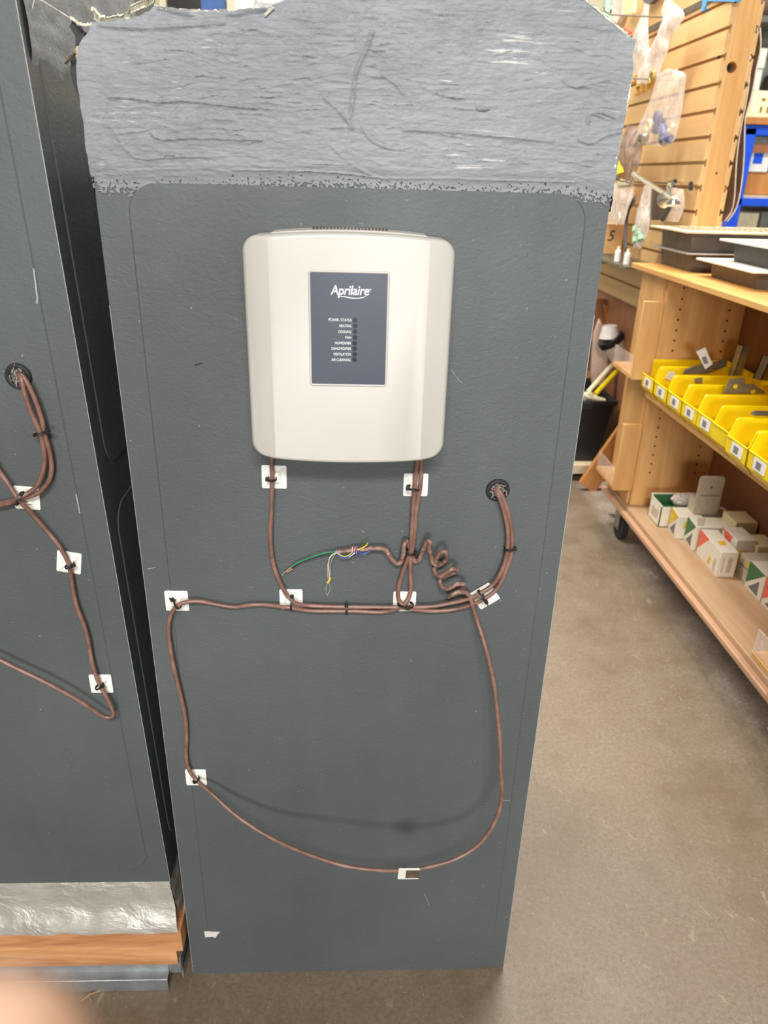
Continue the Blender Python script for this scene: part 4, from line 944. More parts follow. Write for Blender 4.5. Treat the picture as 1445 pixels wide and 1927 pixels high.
carton('carton', 'white carton with coral triangle cut by the right edge of the photo', 1.349, .792, .088, .10, .080, prints=[([('L', 1, 1), ('L', .05, .98), ('L', .98, .2)], 'print_red'), ([('L', .8, .12), ('L', .2, .1), ('L', .24, .6)], 'print_grey'), ([('L', .88, .72), ('L', .7, .6), ('L', .72, .8)], 'ink')])
carton('carton', 'small white lidded carton behind the green triangle one', 1.335, 1.200, .07, .075, .074, prints=[([('T', .3, .3), ('T', .6, .3), ('T', .6, .6), ('T', .3, .5)], 'box_grey')])
carton('carton', 'plain cream carton pushed against the back panel, lid lit', 1.395, 1.165, .085, .068, .105, mat='box_cream')
carton('carton', 'flat cream carton lying behind the grey printed one', 1.405, 1.045, .08, .06, .086, mat='box_cream')
carton('carton', 'grey carton wedged between the upright card and the cream carton', 1.352, 1.292, .05, .09, .078, mat='box_grey')
cp_ = thing('display_card', 'upright grey white blister card with rounded top behind the cartons', 'card', (1.345, 1.30, SZ), None)
q = [(1.318+.0, 1.300, SZ+.10)]+[]
rrp = round_rect(1.318, 1.398, SZ+.078, SZ+.206, .012, 5)
build('card_face', MB().prism([(x, 1.285, z) for x, z in rrp], (0, .004, 0)), 'box_grey', cp_, bevel=.001)
build('carton_body', MB().box(1.322, 1.394, 1.289, 1.335, SZ, SZ+.12), 'box_grey', cp_)
build('printed_mark', MB().box(1.356, 1.362, 1.2842, 1.2848, SZ+.165, SZ+.173).box(1.326, 1.388, 1.2842, 1.2848, SZ+.140, SZ+.142), 'print_grey', cp_)

# floor registers on the cabinet top
def register(label, x0, y0, lx, ly, z, h, mbody, mface, slots, over=.028, th=.006):
    r = thing('floor_register', label, 'register', (x0+lx/2, y0+ly/2, z), 'floor registers stacked on the cabinet top')
    t_ = .004
    mb = MB(); ins = .006
    V = mb.loft([[(x0+ins, y0+ins, z), (x0+lx-ins, y0+ins, z), (x0+lx-ins, y0+ly-ins, z), (x0+ins, y0+ly-ins, z)], [(x0, y0, z+h), (x0+lx, y0, z+h), (x0+lx, y0+ly, z+h), (x0, y0+ly, z+h)]], True)
    mb.bm.faces.new(V[0][::-1]); mb.bm.faces.new(V[-1])
    build('box_body', mb, mbody, r, bevel=.002)
    f = build('face_plate', MB().box(x0-over, x0+lx+over, y0-over, y0+ly+over, z+h, z+h+th), mface, r, bevel=.0018)
    if slots:
        mb = MB(); nx_, ny_ = 9, 12
        for i in range(nx_):
            for j in range(ny_):
                ax = x0+.012+(lx-.024)*i/nx_; ay = y0+.012+(ly-.024)*j/ny_
                o = .35 if (i+j) % 2 else .0
                mb.box(ax+.003, ax+(lx-.024)/nx_*(.8-o), ay+.003, ay+(ly-.024)/ny_*(.45+o), z+h+th-.0005, z+h+th+.0006)
        build('grille_pattern', mb, 'grille_hole', f, smooth=0)
register('lower grey flanged register of the far stack on the cabinet top', 1.268, 1.497+.03, .36, .25, TZ, .052, 'register', 'grille_grey', 0, th=.004)
register('cream grille register on top of the far stack', 1.262, 1.545, .40, .235, TZ+.056, .055, 'register', 'grille_cream', 1, over=.030)
register('lower white edged register of the near stack', 1.283, 1.150, .33, .275, TZ, .043, 'register', 'grille_white', 0, over=.032)
register('white grille register on top of the near stack', 1.312, 1.108, .33, .262, TZ+.049, .052, 'register_dark', 'grille_white', 1, over=.030)

# ------------------------------------------------------------------ slatwall gondola
GX0, GX1, GY0, GY1 = 1.366, 1.464, 1.80, 2.95
gon = thing('slatwall_gondola', 'tall double sided birch slatwall stand with pine end post', 'display stand', (1.415, 2.4, 0))
pitch = .0735; z = .744; k = 0
def slat_panel(side):
    mb = MB(); bmz = []
    x0, x1 = (GX0, GX0+.018) if side < 0 else (GX1-.018, GX1)
    zz_ = .744
    while zz_ < 1.70:
        z1_ = zz_+pitch-.010
        xo, xi = (x0, x1) if side < 0 else (x1, x0)
        s = side
        # slat with T slot lips
        prof = [(xo, zz_), (xo, z1_), (xo-s*.007, z1_), (xo-s*.007, z1_-.008), (xo-s*.013, z1_-.008), (xo-s*.013, zz_-.005+.0), (xo-s*.013, zz_+.006), (xo-s*.007, zz_+.006), (xo-s*.007, zz_)]
        prof = [(xo, zz_), (xo, z1_), (xo-s*.006, z1_), (xo-s*.006, z1_-.007), (xo-s*.0115, z1_-.007), (xo-s*.0115, zz_+.004), (xo-s*.006, zz_+.004), (xo-s*.006, zz_)]
        mb.prism([(px, GY0, pz) for px, pz in prof], (0, GY1-GY0, 0))
        zz_ += pitch
    return mb, zz_
for side in (-1, 1):
    mb, ztop = slat_panel(side)
    sp_ = build('slat_panel', mb, 'slat', gon, smooth=30)
    xa, xb = (GX0+.0115, GX0+.018) if side < 0 else (GX1-.018, GX1-.0115)
    build('panel_core', MB().box(xa, xb, GY0, GY1, .735, ztop-.01), 'slat', sp_)
post = build('end_post', MB().box(GX0+.018, GX1-.018, GY0-.001, GY0+.04, .02, 2.1), 'pine', gon, bevel=.002)
hc = [(1.4004,1.799,1.5183)][0]
def cut(o, mb):
    me2 = bpy.data.meshes.new('c'); bmesh.ops.recalc_face_normals(mb.bm, faces=mb.bm.faces); mb.bm.to_mesh(me2); c = bpy.data.objects.new('c', me2); COL.objects.link(c)
    md = o.modifiers.new('b', 'BOOLEAN'); md.operation = 'DIFFERENCE'; md.object = c; md.solver = 'EXACT'
    dg = bpy.context.evaluated_depsgraph_get(); dg.update(); me3 = bpy.data.meshes.new_from_object(o.evaluated_get(dg))
    o.modifiers.clear(); o.data = me3; bpy.data.objects.remove(c)

hx, hz = hc[0], hc[2]
cut(post, MB().cyl((hx, GY0-.02, hz), (hx, GY0+.06, hz), .0155, None, 32))
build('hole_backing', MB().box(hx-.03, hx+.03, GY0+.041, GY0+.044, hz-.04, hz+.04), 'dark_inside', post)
kc = [(1.4163,1.799,1.2236)][0]
build('knot', MB().cyl((kc[0], GY0-.0012, kc[2]), (kc[0], GY0-.0016, kc[2]), .004, None, 12), 'grime', post)
build('end_post', MB().box(GX0+.018, GX1-.018, GY1-.04, GY1, .02, 2.1), 'pine', gon)
build('top_rail', MB().box(GX0-.004, GX1+.004, GY0+.02, GY1, 1.712, 1.732), 'dark_steel', gon)
build('upper_board', MB().box(GX0+.003, GX1-.003, GY0+.04, GY1, 1.732, 2.1), 'slat', gon)
build('base_core', MB().box(GX0+.03, GX1-.03, GY0+.04, GY1-.04, .06, .74), 'brown_board', gon)
build('base_deck', MB().box(1.02, 1.80, 2.16, GY1, .035, .075), 'beige', gon, bevel=.002)
build('deck_foot', MB().box(1.08, 1.14, 2.22, GY1, 0, .035).box(1.68, 1.74, 2.22, GY1, 0, .035).box(1.385, 1.445, 1.81, GY1, 0, .035), 'ink', gon)
# shelf clipped on the slatwall
sh = thing('slatwall_shelf', 'thin dark metal shelf clipped low on the slatwall behind the cabinet', 'shelf', (1.30, 2.4, .905))
build('shelf_plate', MB().box(1.215, GX0, 1.95, 2.72, .905, .915), 'dark_steel', sh, bevel=.001)
build('shelf_bracket', MB().box(1.23, GX0, 2.60, 2.606, .86, .905), 'dark_steel', sh)

# hooks
def hook(y, z, L, label, mat='dark_steel', r=.0028, double=False, tilt=.012):
    h = thing('peg_hook', label, 'hook', (GX0, y, z), 'peg hooks on the slatwall')
    mb = MB().tube([(GX0, y, z), (GX0-L*.9, y, z+tilt*.2), (GX0-L, y, z+tilt), (GX0-L-.004, y, z+tilt+.012)], r, 8)
    build('prong', mb, mat, h)
    build('back_plate', MB().box(GX0-.003, GX0, y-.012, y+.012, z-.014, z+.008), mat, h)
h1, h2, h3 = [(1.366,2.2952,1.7275)][0], [(1.366,2.0973,1.512)][0], [(1.366,2.0377,1.1904)][0]
hook(h1[1], h1[2], .24, 'uppermost hook carrying the knotted milky bags')
hook(h2[1], h2[2], .20, 'middle hook carrying the clear bag of blue fittings', 'steel')
hook(h3[1], h3[2], .20, 'low hook in front of the chrome fitting', 'dark_steel')
for q, lb in zip([(1.28,1.7863,1.1968),(1.28,1.658,1.1903),(1.28,1.6516,1.1769)], ('left of three black tipped chrome rods beside the chrome fitting', 'upper right black tipped chrome rod beside the chrome fitting', 'lower right black tipped chrome rod beside the chrome fitting')):
    rd = thing('chrome_rod', lb, 'rod', q)
    a = Vector(q); build('rod', MB().cyl(a+Vector((0, .0, 0)), a+Vector((.082, .16, .0)), .0045), 'chrome', rd)
    build('end_cap', MB().cyl(a+Vector((-.003, -.006, 0)), a+Vector((.003, .006, 0)), .0065), 'black_plastic', rd)

# bags
def bag(label, Lp, Rp, thick, mat, name='poly_bag', seed=0, amp=.006):
    rows = []; n = 9
    L = smoothed(Lp, 5); R = smoothed(Rp, 5)
    for i, (a, b) in enumerate(zip(L, R)):
        f = i/(len(L)-1); th = thick*(.25+.75*math.sin(PI*min(.95, .08+f*.85)))
        row = []
        for k in range(2*n):
            u = k/n if k < n else 2-k/n
            s = 1 if k < n else -1
            bulge = math.sin(PI*u)
            p = a.lerp(b, u)
            w_ = amp*N(p.y*22+seed, p.z*14, s*3+seed)+amp*.5*N(p.y*60, p.z*25, s*5+seed)
            row.append(p+Vector((-s*(th*bulge+w_*bulge), 0, 0)))
        rows.append(row)
    mb = MB(); V = mb.loft(rows, True); mb.bm.faces.new(V[-1]); 
    return tag(build(name, mb, mat, smooth=75), label, 'plastic bag', 'plastic bags hanging on the slatwall')
bag('knotted milky plastic bag on the front of the uppermost hook', [(1.26,2.0763,1.7399),(1.26,2.0984,1.7085),(1.26,2.0688,1.6859),(1.26,2.0823,1.6552),(1.26,2.1334,1.6199),(1.26,2.1951,1.5773),(1.26,2.2438,1.5437),(1.26,2.2403,1.5135)], [(1.26,2.0142,1.723),(1.26,1.8859,1.6671),(1.26,1.9224,1.6395),(1.26,1.9729,1.6183),(1.26,1.982,1.5815),(1.26,2.0126,1.5494),(1.26,2.0255,1.5172),(1.26,2.045,1.4976)], .022, 'bag_white', seed=1)
bag('milky plastic bag with a dark grey packet on the back of the uppermost hook', [(1.3,2.4021,1.7872),(1.3,2.4238,1.7515),(1.3,2.4649,1.7178),(1.3,2.4889,1.694),(1.3,2.5098,1.6622),(1.3,2.5161,1.6242),(1.3,2.517,1.5742)], [(1.3,2.3515,1.7718),(1.3,2.3378,1.7212),(1.3,2.3152,1.6852),(1.3,2.2892,1.6424),(1.3,2.2555,1.6054),(1.3,2.2534,1.5789),(1.3,2.2735,1.5313)], .016, 'bag_white', seed=4)
bag('large clear bag of blue and cream fittings on the middle hook', [(1.25,1.9039,1.5275),(1.25,1.999,1.5172),(1.25,2.0239,1.489),(1.25,2.0519,1.4444),(1.25,2.085,1.4065),(1.25,2.1226,1.3741),(1.25,2.1284,1.3408),(1.25,2.0928,1.3125)], [(1.25,1.8734,1.5182),(1.25,1.77,1.4926),(1.25,1.7601,1.4635),(1.25,1.7515,1.4203),(1.25,1.7506,1.3844),(1.25,1.7582,1.3485),(1.25,1.7682,1.3164),(1.25,1.8199,1.2971)], .03, 'bag', seed=7)
bag('amber plastic bag hanging beside the duct edge below the blue fittings', [(1.27,2.3115,1.3849),(1.27,2.3385,1.3395),(1.27,2.3644,1.2888),(1.27,2.3676,1.2421),(1.27,2.3709,1.1946)], [(1.27,2.1909,1.375),(1.27,2.1369,1.3315),(1.27,2.1135,1.283),(1.27,2.1233,1.2347),(1.27,2.1578,1.1887)], .03, 'bag_gold', seed=9)
bag('long clear bag with a pale ring hanging low next to the duct edge', [(1.28,2.4251,1.1867),(1.28,2.4296,1.1394),(1.28,2.4342,1.0914),(1.28,2.4231,1.0395)], [(1.28,2.1735,1.1852),(1.28,2.1643,1.1419),(1.28,2.1917,1.1006),(1.28,2.2128,1.0432)], .02, 'bag_white', seed=12)
bag('clear bag with mint green caps hanging in front of the slatwall shelf', [(1.26,1.9947,1.1831),(1.26,2.0066,1.1418),(1.26,2.0187,1.0996),(1.26,2.0327,1.06),(1.26,2.047,1.0195),(1.26,2.0157,0.9782)], [(1.26,1.9321,1.1805),(1.26,1.9214,1.1373),(1.26,1.9122,1.0971),(1.26,1.893,1.0573),(1.26,1.9052,1.0187),(1.26,1.9381,0.9775)], .022, 'bag_white', seed=15)
bag('grey clear bag at the right below the chrome rods', [(1.3,1.8551,1.1791),(1.3,1.8487,1.1468),(1.3,1.8514,1.1139),(1.3,1.851,1.0741)], [(1.3,1.7561,1.1742),(1.3,1.7329,1.1435),(1.3,1.7265,1.1123),(1.3,1.7521,1.076)], .015, 'bag', seed=18)
# things in the bags
def lump(name, label, c, r, sc, mat, cat, seed=0, rough=.25):
    mb = MB().ball(c, r, 14, sc); C_ = Vector(c)
    for v_ in mb.bm.verts: v_.co += (v_.co-C_)*rough*N(v_.co.x*60+seed, v_.co.y*60, v_.co.z*60)
    return tag(build(name, mb, mat, smooth=50), label, cat)
w1 = thing('valve_wheel', 'blue round fitting with cream ring in the large clear bag', 'fitting', [(1.25,1.9846,1.3666)][0])
c_ = Vector([(1.25,1.9792,1.3759)][0]); build('blue_disc', MB().cyl(c_+Vector((.004, 0, 0)), c_+Vector((.016, 0, 0)), .036, None, 28), 'blue_part', w1, bevel=.003)
c2 = Vector([(1.236,1.9801,1.3644)][0]); build('cream_ring', MB().tube([c2+Vector((0, .016*math.cos(2*PI*k/24), .016*math.sin(2*PI*k/24))) for k in range(24)], .0065, 8, closed=True).cyl(c2, c2+Vector((.01, 0, 0)), .006), 'cream_part', w1)
w2 = thing('pipe_fitting', 'small blue tee fitting at the right of the large clear bag', 'fitting', [(1.25,1.854,1.3306)][0])
a_ = [Vector(p) for p in [(1.252,1.8935,1.3832),(1.252,1.8988,1.3558),(1.252,1.8663,1.3265),(1.252,1.8086,1.3181),(1.252,1.8084,1.3541)]]
build('tee_body', MB().cyl(a_[0], a_[1], .006).cyl(a_[1], a_[2], .016).cyl(a_[2], a_[3], .013), 'blue_part', w2)
build('cream_stem', MB().cyl(a_[0], a_[0]+Vector((0, -.012, .03)), .004).ball(a_[4], .010).ball(a_[4]+Vector((0, .02, -.012)), .009), 'cream_part', w2)
lump('pipe_fitting', 'blue and black elbow at the bottom of the large clear bag', [(1.25,1.8658,1.3172)][0], .017, (1, 1.2, .9), 'grey_part', 'fitting', 3)
lump('pipe_fitting', 'grey metal fitting at the bottom left of the large clear bag', [(1.25,2.0608,1.3346)][0], .022, (.8, 1.3, .8), 'steel', 'fitting', 8, .5)
lump('packet', 'dark grey packet in the back bag on the uppermost hook', [(1.3,2.4057,1.655)][0], .03, (.35, .95, 1.05), 'grey_part', 'packet', 2, .06)
bf = thing('brass_fittings', 'pale brass fittings at the bottom of the milky bags on the uppermost hook', 'fitting', [(1.28,2.2663,1.53)][0])
p_ = [Vector(q) for q in [(1.28,2.3437,1.5379),(1.28,2.2653,1.5165),(1.28,2.2127,1.4981),(1.28,2.1622,1.5032),(1.28,2.2768,1.4939)]]
for k, q in enumerate(p_): build('fitting_piece', MB().cyl(q, q+Vector((.01, .014*(-1)**k, .014)), .0105, .008, 12).cyl(q+Vector((0, 0, -.01)), q+Vector((0, .004, .012)), .013, None, 6), 'brass', bf)
rl = thing('tape_roll', 'yellow ringed green cap in the front milky bag', 'cap', [(1.255,2.0773,1.521)][0])
c_ = Vector([(1.25,2.0622,1.5177)][0]); build('yellow_ring', MB().tube([c_+Vector((0, .016*math.cos(2*PI*k/20), .016*math.sin(2*PI*k/20))) for k in range(20)], .006, 8, closed=True), 'brass', rl)
build('green_core', MB().cyl(c_+Vector((-.004, 0, 0)), c_+Vector((.004, 0, 0)), .010), 'print_green', rl)
tg = [(1.24,2.2596,1.2622),(1.24,2.2033,1.2345),(1.24,2.1921,1.2237),(1.24,2.2627,1.2166),(1.24,2.29,1.2203)]
tag(build('yellow_tag', MB().prism(tg, (.002, 0, 0)), 'yellow_tag'), 'bright yellow tag poking out beside the duct edge', 'tag')
rc = [(1.3,2.6347,1.7384),(1.3,2.5961,1.7378),(1.3,2.5388,1.7221),(1.3,2.509,1.7107),(1.3,2.5599,1.7148)]
tag(build('red_cord', MB().tube(smoothed(rc, 4), .003, 6), 'red_part'), 'short red cord peeking over the sloping top corner of the duct', 'cord')
mc = thing('mint_caps', 'mint green caps at the bottom of the clear bag', 'cap', [(1.25,1.9568,1.0077)][0])
for q in [(1.25,1.9896,1.0303),(1.25,1.9425,1.0229),(1.25,1.973,0.9958),(1.25,1.924,1.0067)]:
    build('cap_piece', MB().cyl(q, Vector(q)+Vector((0, .012, .016)), .012, .010, 14), 'mint_part', mc)
rgp = [Vector(q) for q in [(1.27,2.3679,1.1055),(1.27,2.3172,1.1111),(1.27,2.2618,1.0901),(1.27,2.2411,1.0605),(1.27,2.2678,1.036)]]
tag(build('pale_ring', MB().tube(smoothed(rgp, 5), .003, 8), 'white_tube'), 'pale plastic hoop showing in the low bag next to the duct edge', 'ring')
st = [Vector(q) for q in [(1.29,2.1568,1.1387),(1.29,2.2089,1.1002),(1.29,2.2197,1.0468),(1.29,2.2029,0.9865),(1.29,2.1749,0.9541)]]
tag(build('black_strap', MB().tube(smoothed(st, 4), .012, 8, radii=[(.004, .013)]*17, flat=(1, 0, 0)), 'grey_part'), 'dark strap hanging between the low bag and the mint caps', 'strap')
for q, lb in zip([(1.24,2.201,0.9566),(1.24,1.9906,0.9762)], ('white bottle cap standing left on the slatwall shelf', 'white bottle cap standing by the mint caps')):
    pass
bx = [(1.24,2.3053,1.0331),(1.24,2.1172,1.044)]
cbx = thing('cardboard_box', 'small cardboard box with a black handwritten digit on the slatwall shelf', 'box', (1.22, 2.46, .915))
bq = [(1.2239,2.42,0.9314),(1.3554,2.42,0.9342),(1.3397,2.42,1.0329),(1.2876,2.42,0.9681),(1.3095,2.42,1.0138)]
build('box_body', MB().box(bq[0][0], bq[1][0], 2.42, 2.50, .9155, bq[2][2]), 'cardboard', cbx, bevel=.002)
lettering('5', (bq[3][0], 2.4194, bq[3][2]), .058, 'ink', cbx, name='handwritten_digit', shear=.2)
for q, lb in zip([(1.25,2.1431,0.9712),(1.25,2.0355,0.9727)], ('small white bottle left of the dark strap on the slatwall shelf', 'small pale bottle right of the dark strap on the slatwall shelf')):
    b_ = thing('bottle', lb, 'bottle', (q[0], q[1], .915)); 
    build('bottle_body', MB().cyl((q[0], q[1], .915), (q[0], q[1], .945), .012).ball((q[0], q[1], .947), .012), 'white_tube', b_)
    build('bottle_cap', MB().cyl((q[0], q[1], .955), (q[0], q[1], .968), .006), 'cream_part', b_)
gp = [(1.3,2.0356,1.1698),(1.3,1.9105,1.1784),(1.3,1.8333,1.1146),(1.3,1.9185,1.0739),(1.3,2.0082,1.0693)]
tag(build('steel_plate', MB().prism(gp, (.01, 0, 0)), 'register'), 'flat grey brown metal plate hanging behind the chrome fitting', 'plate')
bk = [Vector(q) for q in [(1.27,1.7654,1.1324),(1.27,1.7799,1.1063),(1.27,1.8129,1.0787)]]
tag(build('black_strip', MB().tube(bk, .007, 6), 'black_plastic'), 'black strip hanging under the chrome fitting', 'strip')
# chrome fitting
cf = thing('chrome_fitting', 'chrome shower arm with flared flanges lying across the low hooks', 'fitting', [(1.22,1.8047,1.181)][0])
q = [Vector(p) for p in [(1.215,1.9892,1.2157),(1.215,1.6346,1.1517),(1.215,1.6634,1.1586),(1.215,1.6071,1.1465),(1.215,1.7564,1.1282),(1.215,1.7024,1.1206),(1.215,2.0064,1.1836),(1.215,2.1095,1.1843),(1.215,1.6117,1.1389),(1.215,1.5707,1.1387),(1.215,1.6972,1.1746),(1.215,1.6664,1.1826),(1.215,1.6357,1.1889)]]
build('arm_tube', MB().cyl(q[0], q[1], .0075), 'chrome', cf)
build('end_collar', MB().cyl(q[0]+(q[0]-q[1]).normalized()*.004, q[0]+(q[1]-q[0]).normalized()*.008, .0095).cyl(q[2], q[3], .0115), 'chrome', cf)
d_ = (q[4]-q[1]).normalized()
build('flared_flange', MB().tube([q[1], q[1]+d_*.02, q[1]+d_*.05], .01, 20, radii=[.007, .011, .024]), 'chrome', cf)
build('flared_flange', MB().tube([q[0], q[6], q[7]], .01, 20, radii=[.006, .010, .018]), 'chrome', cf)
build('disc_knob', MB().cyl(q[8], q[8]+Vector((0, -.002, -.010)), .021, None, 24).cyl(q[1], q[8], .007), 'chrome', cf)
build('elbow', MB().tube(smoothed([q[3], q[11], q[12]], 4), .006, 10), 'chrome', cf)
# blue tarp end and carton on top of the gondola
bt = [(1.36,2.0494,1.7496),(1.36,1.772,1.6957),(1.36,1.7719,1.6813),(1.36,1.979,1.7197),(1.36,1.9916,1.6964),(1.36,2.0164,1.6977),(1.36,2.0122,1.7228)]
tag(build('blue_tarp', MB().prism(bt, (.02, 0, 0)), 'blue_tarp'), 'end of a light blue plastic sheet hanging over the slatwall top', 'sheet')
ub = [(1.32,2.7154,1.8611),(1.32,2.5814,1.8401),(1.32,2.5673,1.7862),(1.32,2.6994,1.8012),(1.32,2.7412,1.8334)]
tag(build('price_card', MB().prism(ub, (.004, 0, 0)), 'box_cream'), 'cream price card behind the tip of the uppermost hook', 'card')
gs = [(1.34,2.5812,1.8441),(1.34,2.3795,1.8133),(1.34,2.4676,1.7967),(1.34,2.5306,1.8112)]
tag(build('grey_pad', MB().prism(gs, (.02, 0, 0)), 'grey_part'), 'grey flat pad on the slatwall above the knotted bags', 'pad')
ws = [(1.34,2.9807,1.9138),(1.34,2.8123,1.883),(1.34,2.7959,1.8215),(1.34,2.8527,1.7971),(1.34,2.9183,1.8152)]
tag(build('white_sleeve', MB().prism(ws, (.02, 0, 0)), 'bag_white'), 'milky plastic sleeve hanging beside the green rack post', 'plastic bag')
# curved brown sheet on the right side of the gondola
sl = smoothed([(1.5046,1.9,1.6405),(1.5022,1.9,1.6078),(1.5003,1.9,1.5575),(1.5105,1.9,1.4992),(1.5139,1.9,1.4394),(1.5139,1.9,1.3783),(1.5174,1.9,1.3002),(1.5283,1.9,1.2201),(1.5394,1.9,1.1545),(1.5388,1.9,1.1075),(1.5233,1.9,1.0766)], 4)
sr = smoothed([(1.5114,1.9,1.6407),(1.526,1.9,1.5871),(1.526,1.9,1.5291),(1.5279,1.9,1.4549),(1.5227,1.9,1.4016),(1.5263,1.9,1.3632),(1.5425,1.9,1.2849),(1.5538,1.9,1.2044),(1.556,1.9,1.1466),(1.5499,1.9,1.1078),(1.5311,1.9,1.0751)], 4)
bs = thing('rubber_sheet', 'curved brown sheet with pale edges hanging on the far side of the end post', 'sheet', tuple(sl[0]))
mb = MB(); rows = []
for a, b in zip(sl, sr):
    m_ = (a+b)/2; rows.append([a, a+Vector((-.004, .05, 0)), (a+b)/2+Vector((.004, .09, 0)), b+Vector((-.004, .05, 0)), b])
mb.loft(rows); build('sheet_body', mb, 'brown_sheet', bs, smooth=60)
build('sheet_edge', MB().tube(list(sl), .0022, 6).tube(list(sr), .0022, 6), 'sheet_edge', bs)

# ------------------------------------------------------------------ tote and leftovers under the slatwall
tt = thing('storage_tote', 'black plastic tote of pipe offcuts under the slatwall', 'tote', (1.2, 2.35, .075))
tx0, tx1, ty0, ty1, tz0, tz1 = .99, 1.345, 2.18, 2.56, .0755, .352
mb = MB(); e = .02
def ring(i_, z): return [(tx0+i_, ty0+i_, z), (tx1-i_, ty0+i_, z), (tx1-i_, ty1-i_, z), (tx0+i_, ty1-i_, z)]
V = mb.loft([ring(.03, tz0), ring(.004, tz1), ring(.010, tz1), ring(.034, tz0+.006)], True); mb.bm.faces.new(V[0][::-1]); mb.bm.faces.new(V[-1])
build('tote_body', mb, 'black_tote', tt, bevel=.002)
mb = MB()
for a, b in (((tx0-.008, ty0-.008), (tx1+.008, ty0+.004)), ((tx0-.008, ty1-.004), (tx1+.008, ty1+.008)), ((tx0-.008, ty0), (tx0+.004, ty1)), ((tx1-.004, ty0), (tx1+.008, ty1))):
    mb.box(a[0], b[0], a[1], b[1], tz1-.016, tz1+.004)
build('rim', mb, 'black_tote', tt, bevel=.002)
build('rim_lug', MB().box(1.06, 1.10, ty0-.012, ty0-.006, tz1-.03, tz1).box(1.20, 1.25, ty0-.012, ty0-.006, tz1-.03, tz1), 'black_tote', tt, bevel=.002)
def offcut(pa, pb, r, mat, label, name='pipe_offcut', ext=0):
    a, b = Vector(pa), Vector(pb); return tag(build(name, MB().cyl(a, b, r, None, 16), mat), label, 'pipe')
q = [(1.2444,2.25,0.3731),(1.3282,2.25,0.484),(1.2778,2.25,0.3644),(1.3574,2.25,0.471),(1.2137,2.25,0.3634),(1.3193,2.25,0.3324),(1.2352,2.25,0.3404)]
q2 = [(1.41,2.4,0.492),(1.4436,2.4,0.4739)]
offcut(q[0], q2[0], .010, 'cream_pvc', 'long cream pipe offcut sloping out of the tote beside the yellow one')
offcut(q[2], q2[1], .011, 'yellow_pvc', 'yellow pipe offcut sloping out of the tote')
tag(build('pipe_tee', MB().cyl(q[4], q[5], .015, None, 18).cyl(q[0], (Vector(q[4])+Vector(q[5]))/2, .014).cyl(q[4], q[6], .013), 'cream_pvc'), 'cream pipe tee on the rim of the tote', 'pipe fitting')
tb = thing('capped_tube', 'milky tube with a black cap leaning in the tote', 'tube', [(1.3494,2.36,0.5731)][0])
q = [Vector(p) for p in [(1.3494,2.36,0.5731),(1.3714,2.36,0.5507),(1.4325,2.36,0.4596),(1.3276,2.36,0.5952),(1.3626,2.36,0.6361),(1.3977,2.36,0.6457)]]
ax = (q[2]-q[0]).normalized()
build('black_cap', MB().cyl(q[0]-ax*.014, q[0]+ax*.014, .056, None, 28), 'black_plastic', tb, bevel=.002)
build('tube_body', MB().tube([q[0]+ax*.012, q[0]+ax*.16, q[0]+ax*.2], .04, 24, radii=[.050, .036, .033]), 'white_tube', tb)
build('tube_neck', MB().cyl(q[0]-ax*.014, q[0]-ax*.075+Vector((.03, 0, .0)), .045, .03, 24), 'white_tube', tb)
rp = [Vector(p) for p in [(1.3302,2.45,0.4125),(1.3071,2.45,0.6687)]]
pr = [(1.3025,2.46,0.5753),(1.3184,2.46,0.6446),(1.3541,2.46,0.5948),(1.3794,2.46,0.5534),(1.3878,2.46,0.4351),(1.3893,2.46,0.2632),(1.3499,2.46,0.2626),(1.3142,2.46,0.4098)]
tag(build('pink_sheet', MB().prism(pr, (0, .02, 0)), 'pink_sheet', bevel=.004), 'pale pinkish curled sheet standing at the back of the tote', 'sheet')
bb = [(1.3247,2.5,0.6515),(1.3416,2.5,0.6656),(1.3872,2.5,0.6158),(1.4258,2.5,0.5225),(1.4082,2.5,0.4792)]
rb = [(1.2791,2.62,0.7105),(1.3923,2.62,0.7034),(1.4486,2.62,0.3981),(1.3258,2.62,0.3708)]
tag(build('scrap_board', MB().prism(rb, (0, .02, 0)), 'brown_board'), 'reddish brown board standing upright behind the pink sheet', 'board')
ob = [(1.3728,2.58,0.6857),(1.4594,2.58,0.6594),(1.4898,2.58,0.5312),(1.458,2.58,0.4819),(1.3952,2.58,0.6015)]
tag(build('scrap_board', MB().prism(ob, (0, .02, 0)), 'plank'), 'orange board scrap slanting behind the capped tube', 'board')
bd = [(1.3309,2.34,0.4394),(1.3425,2.34,0.577),(1.3653,2.34,0.5774),(1.3848,2.34,0.3934)]
tag(build('black_can', MB().cyl((1.245, 2.44, .16), (1.245, 2.47, .62), .03, None, 18), 'black_plastic'), 'dark upright can between pink sheet and capped tube', 'can')
pl = [Vector(p) for p in ((1.236, 2.066, .004), (1.505, 2.03, .56))]
dv = (pl[1]-pl[0]).normalized(); nv = Vector((dv.z, 0, -dv.x))
mb = MB(); q = [pl[0]+nv*s*.038+Vector((0, y_, 0)) for s, y_ in ((-1, -.012), (1, -.012), (1, .012), (-1, .012))]
q[0].z = q[3].z = max(q[0].z, .034)
mb.prism(q, dv*.60); tag(build('leaning_plank', mb, 'plank', bevel=.002), 'orange plank leaning between the tote and the cabinet', 'plank')

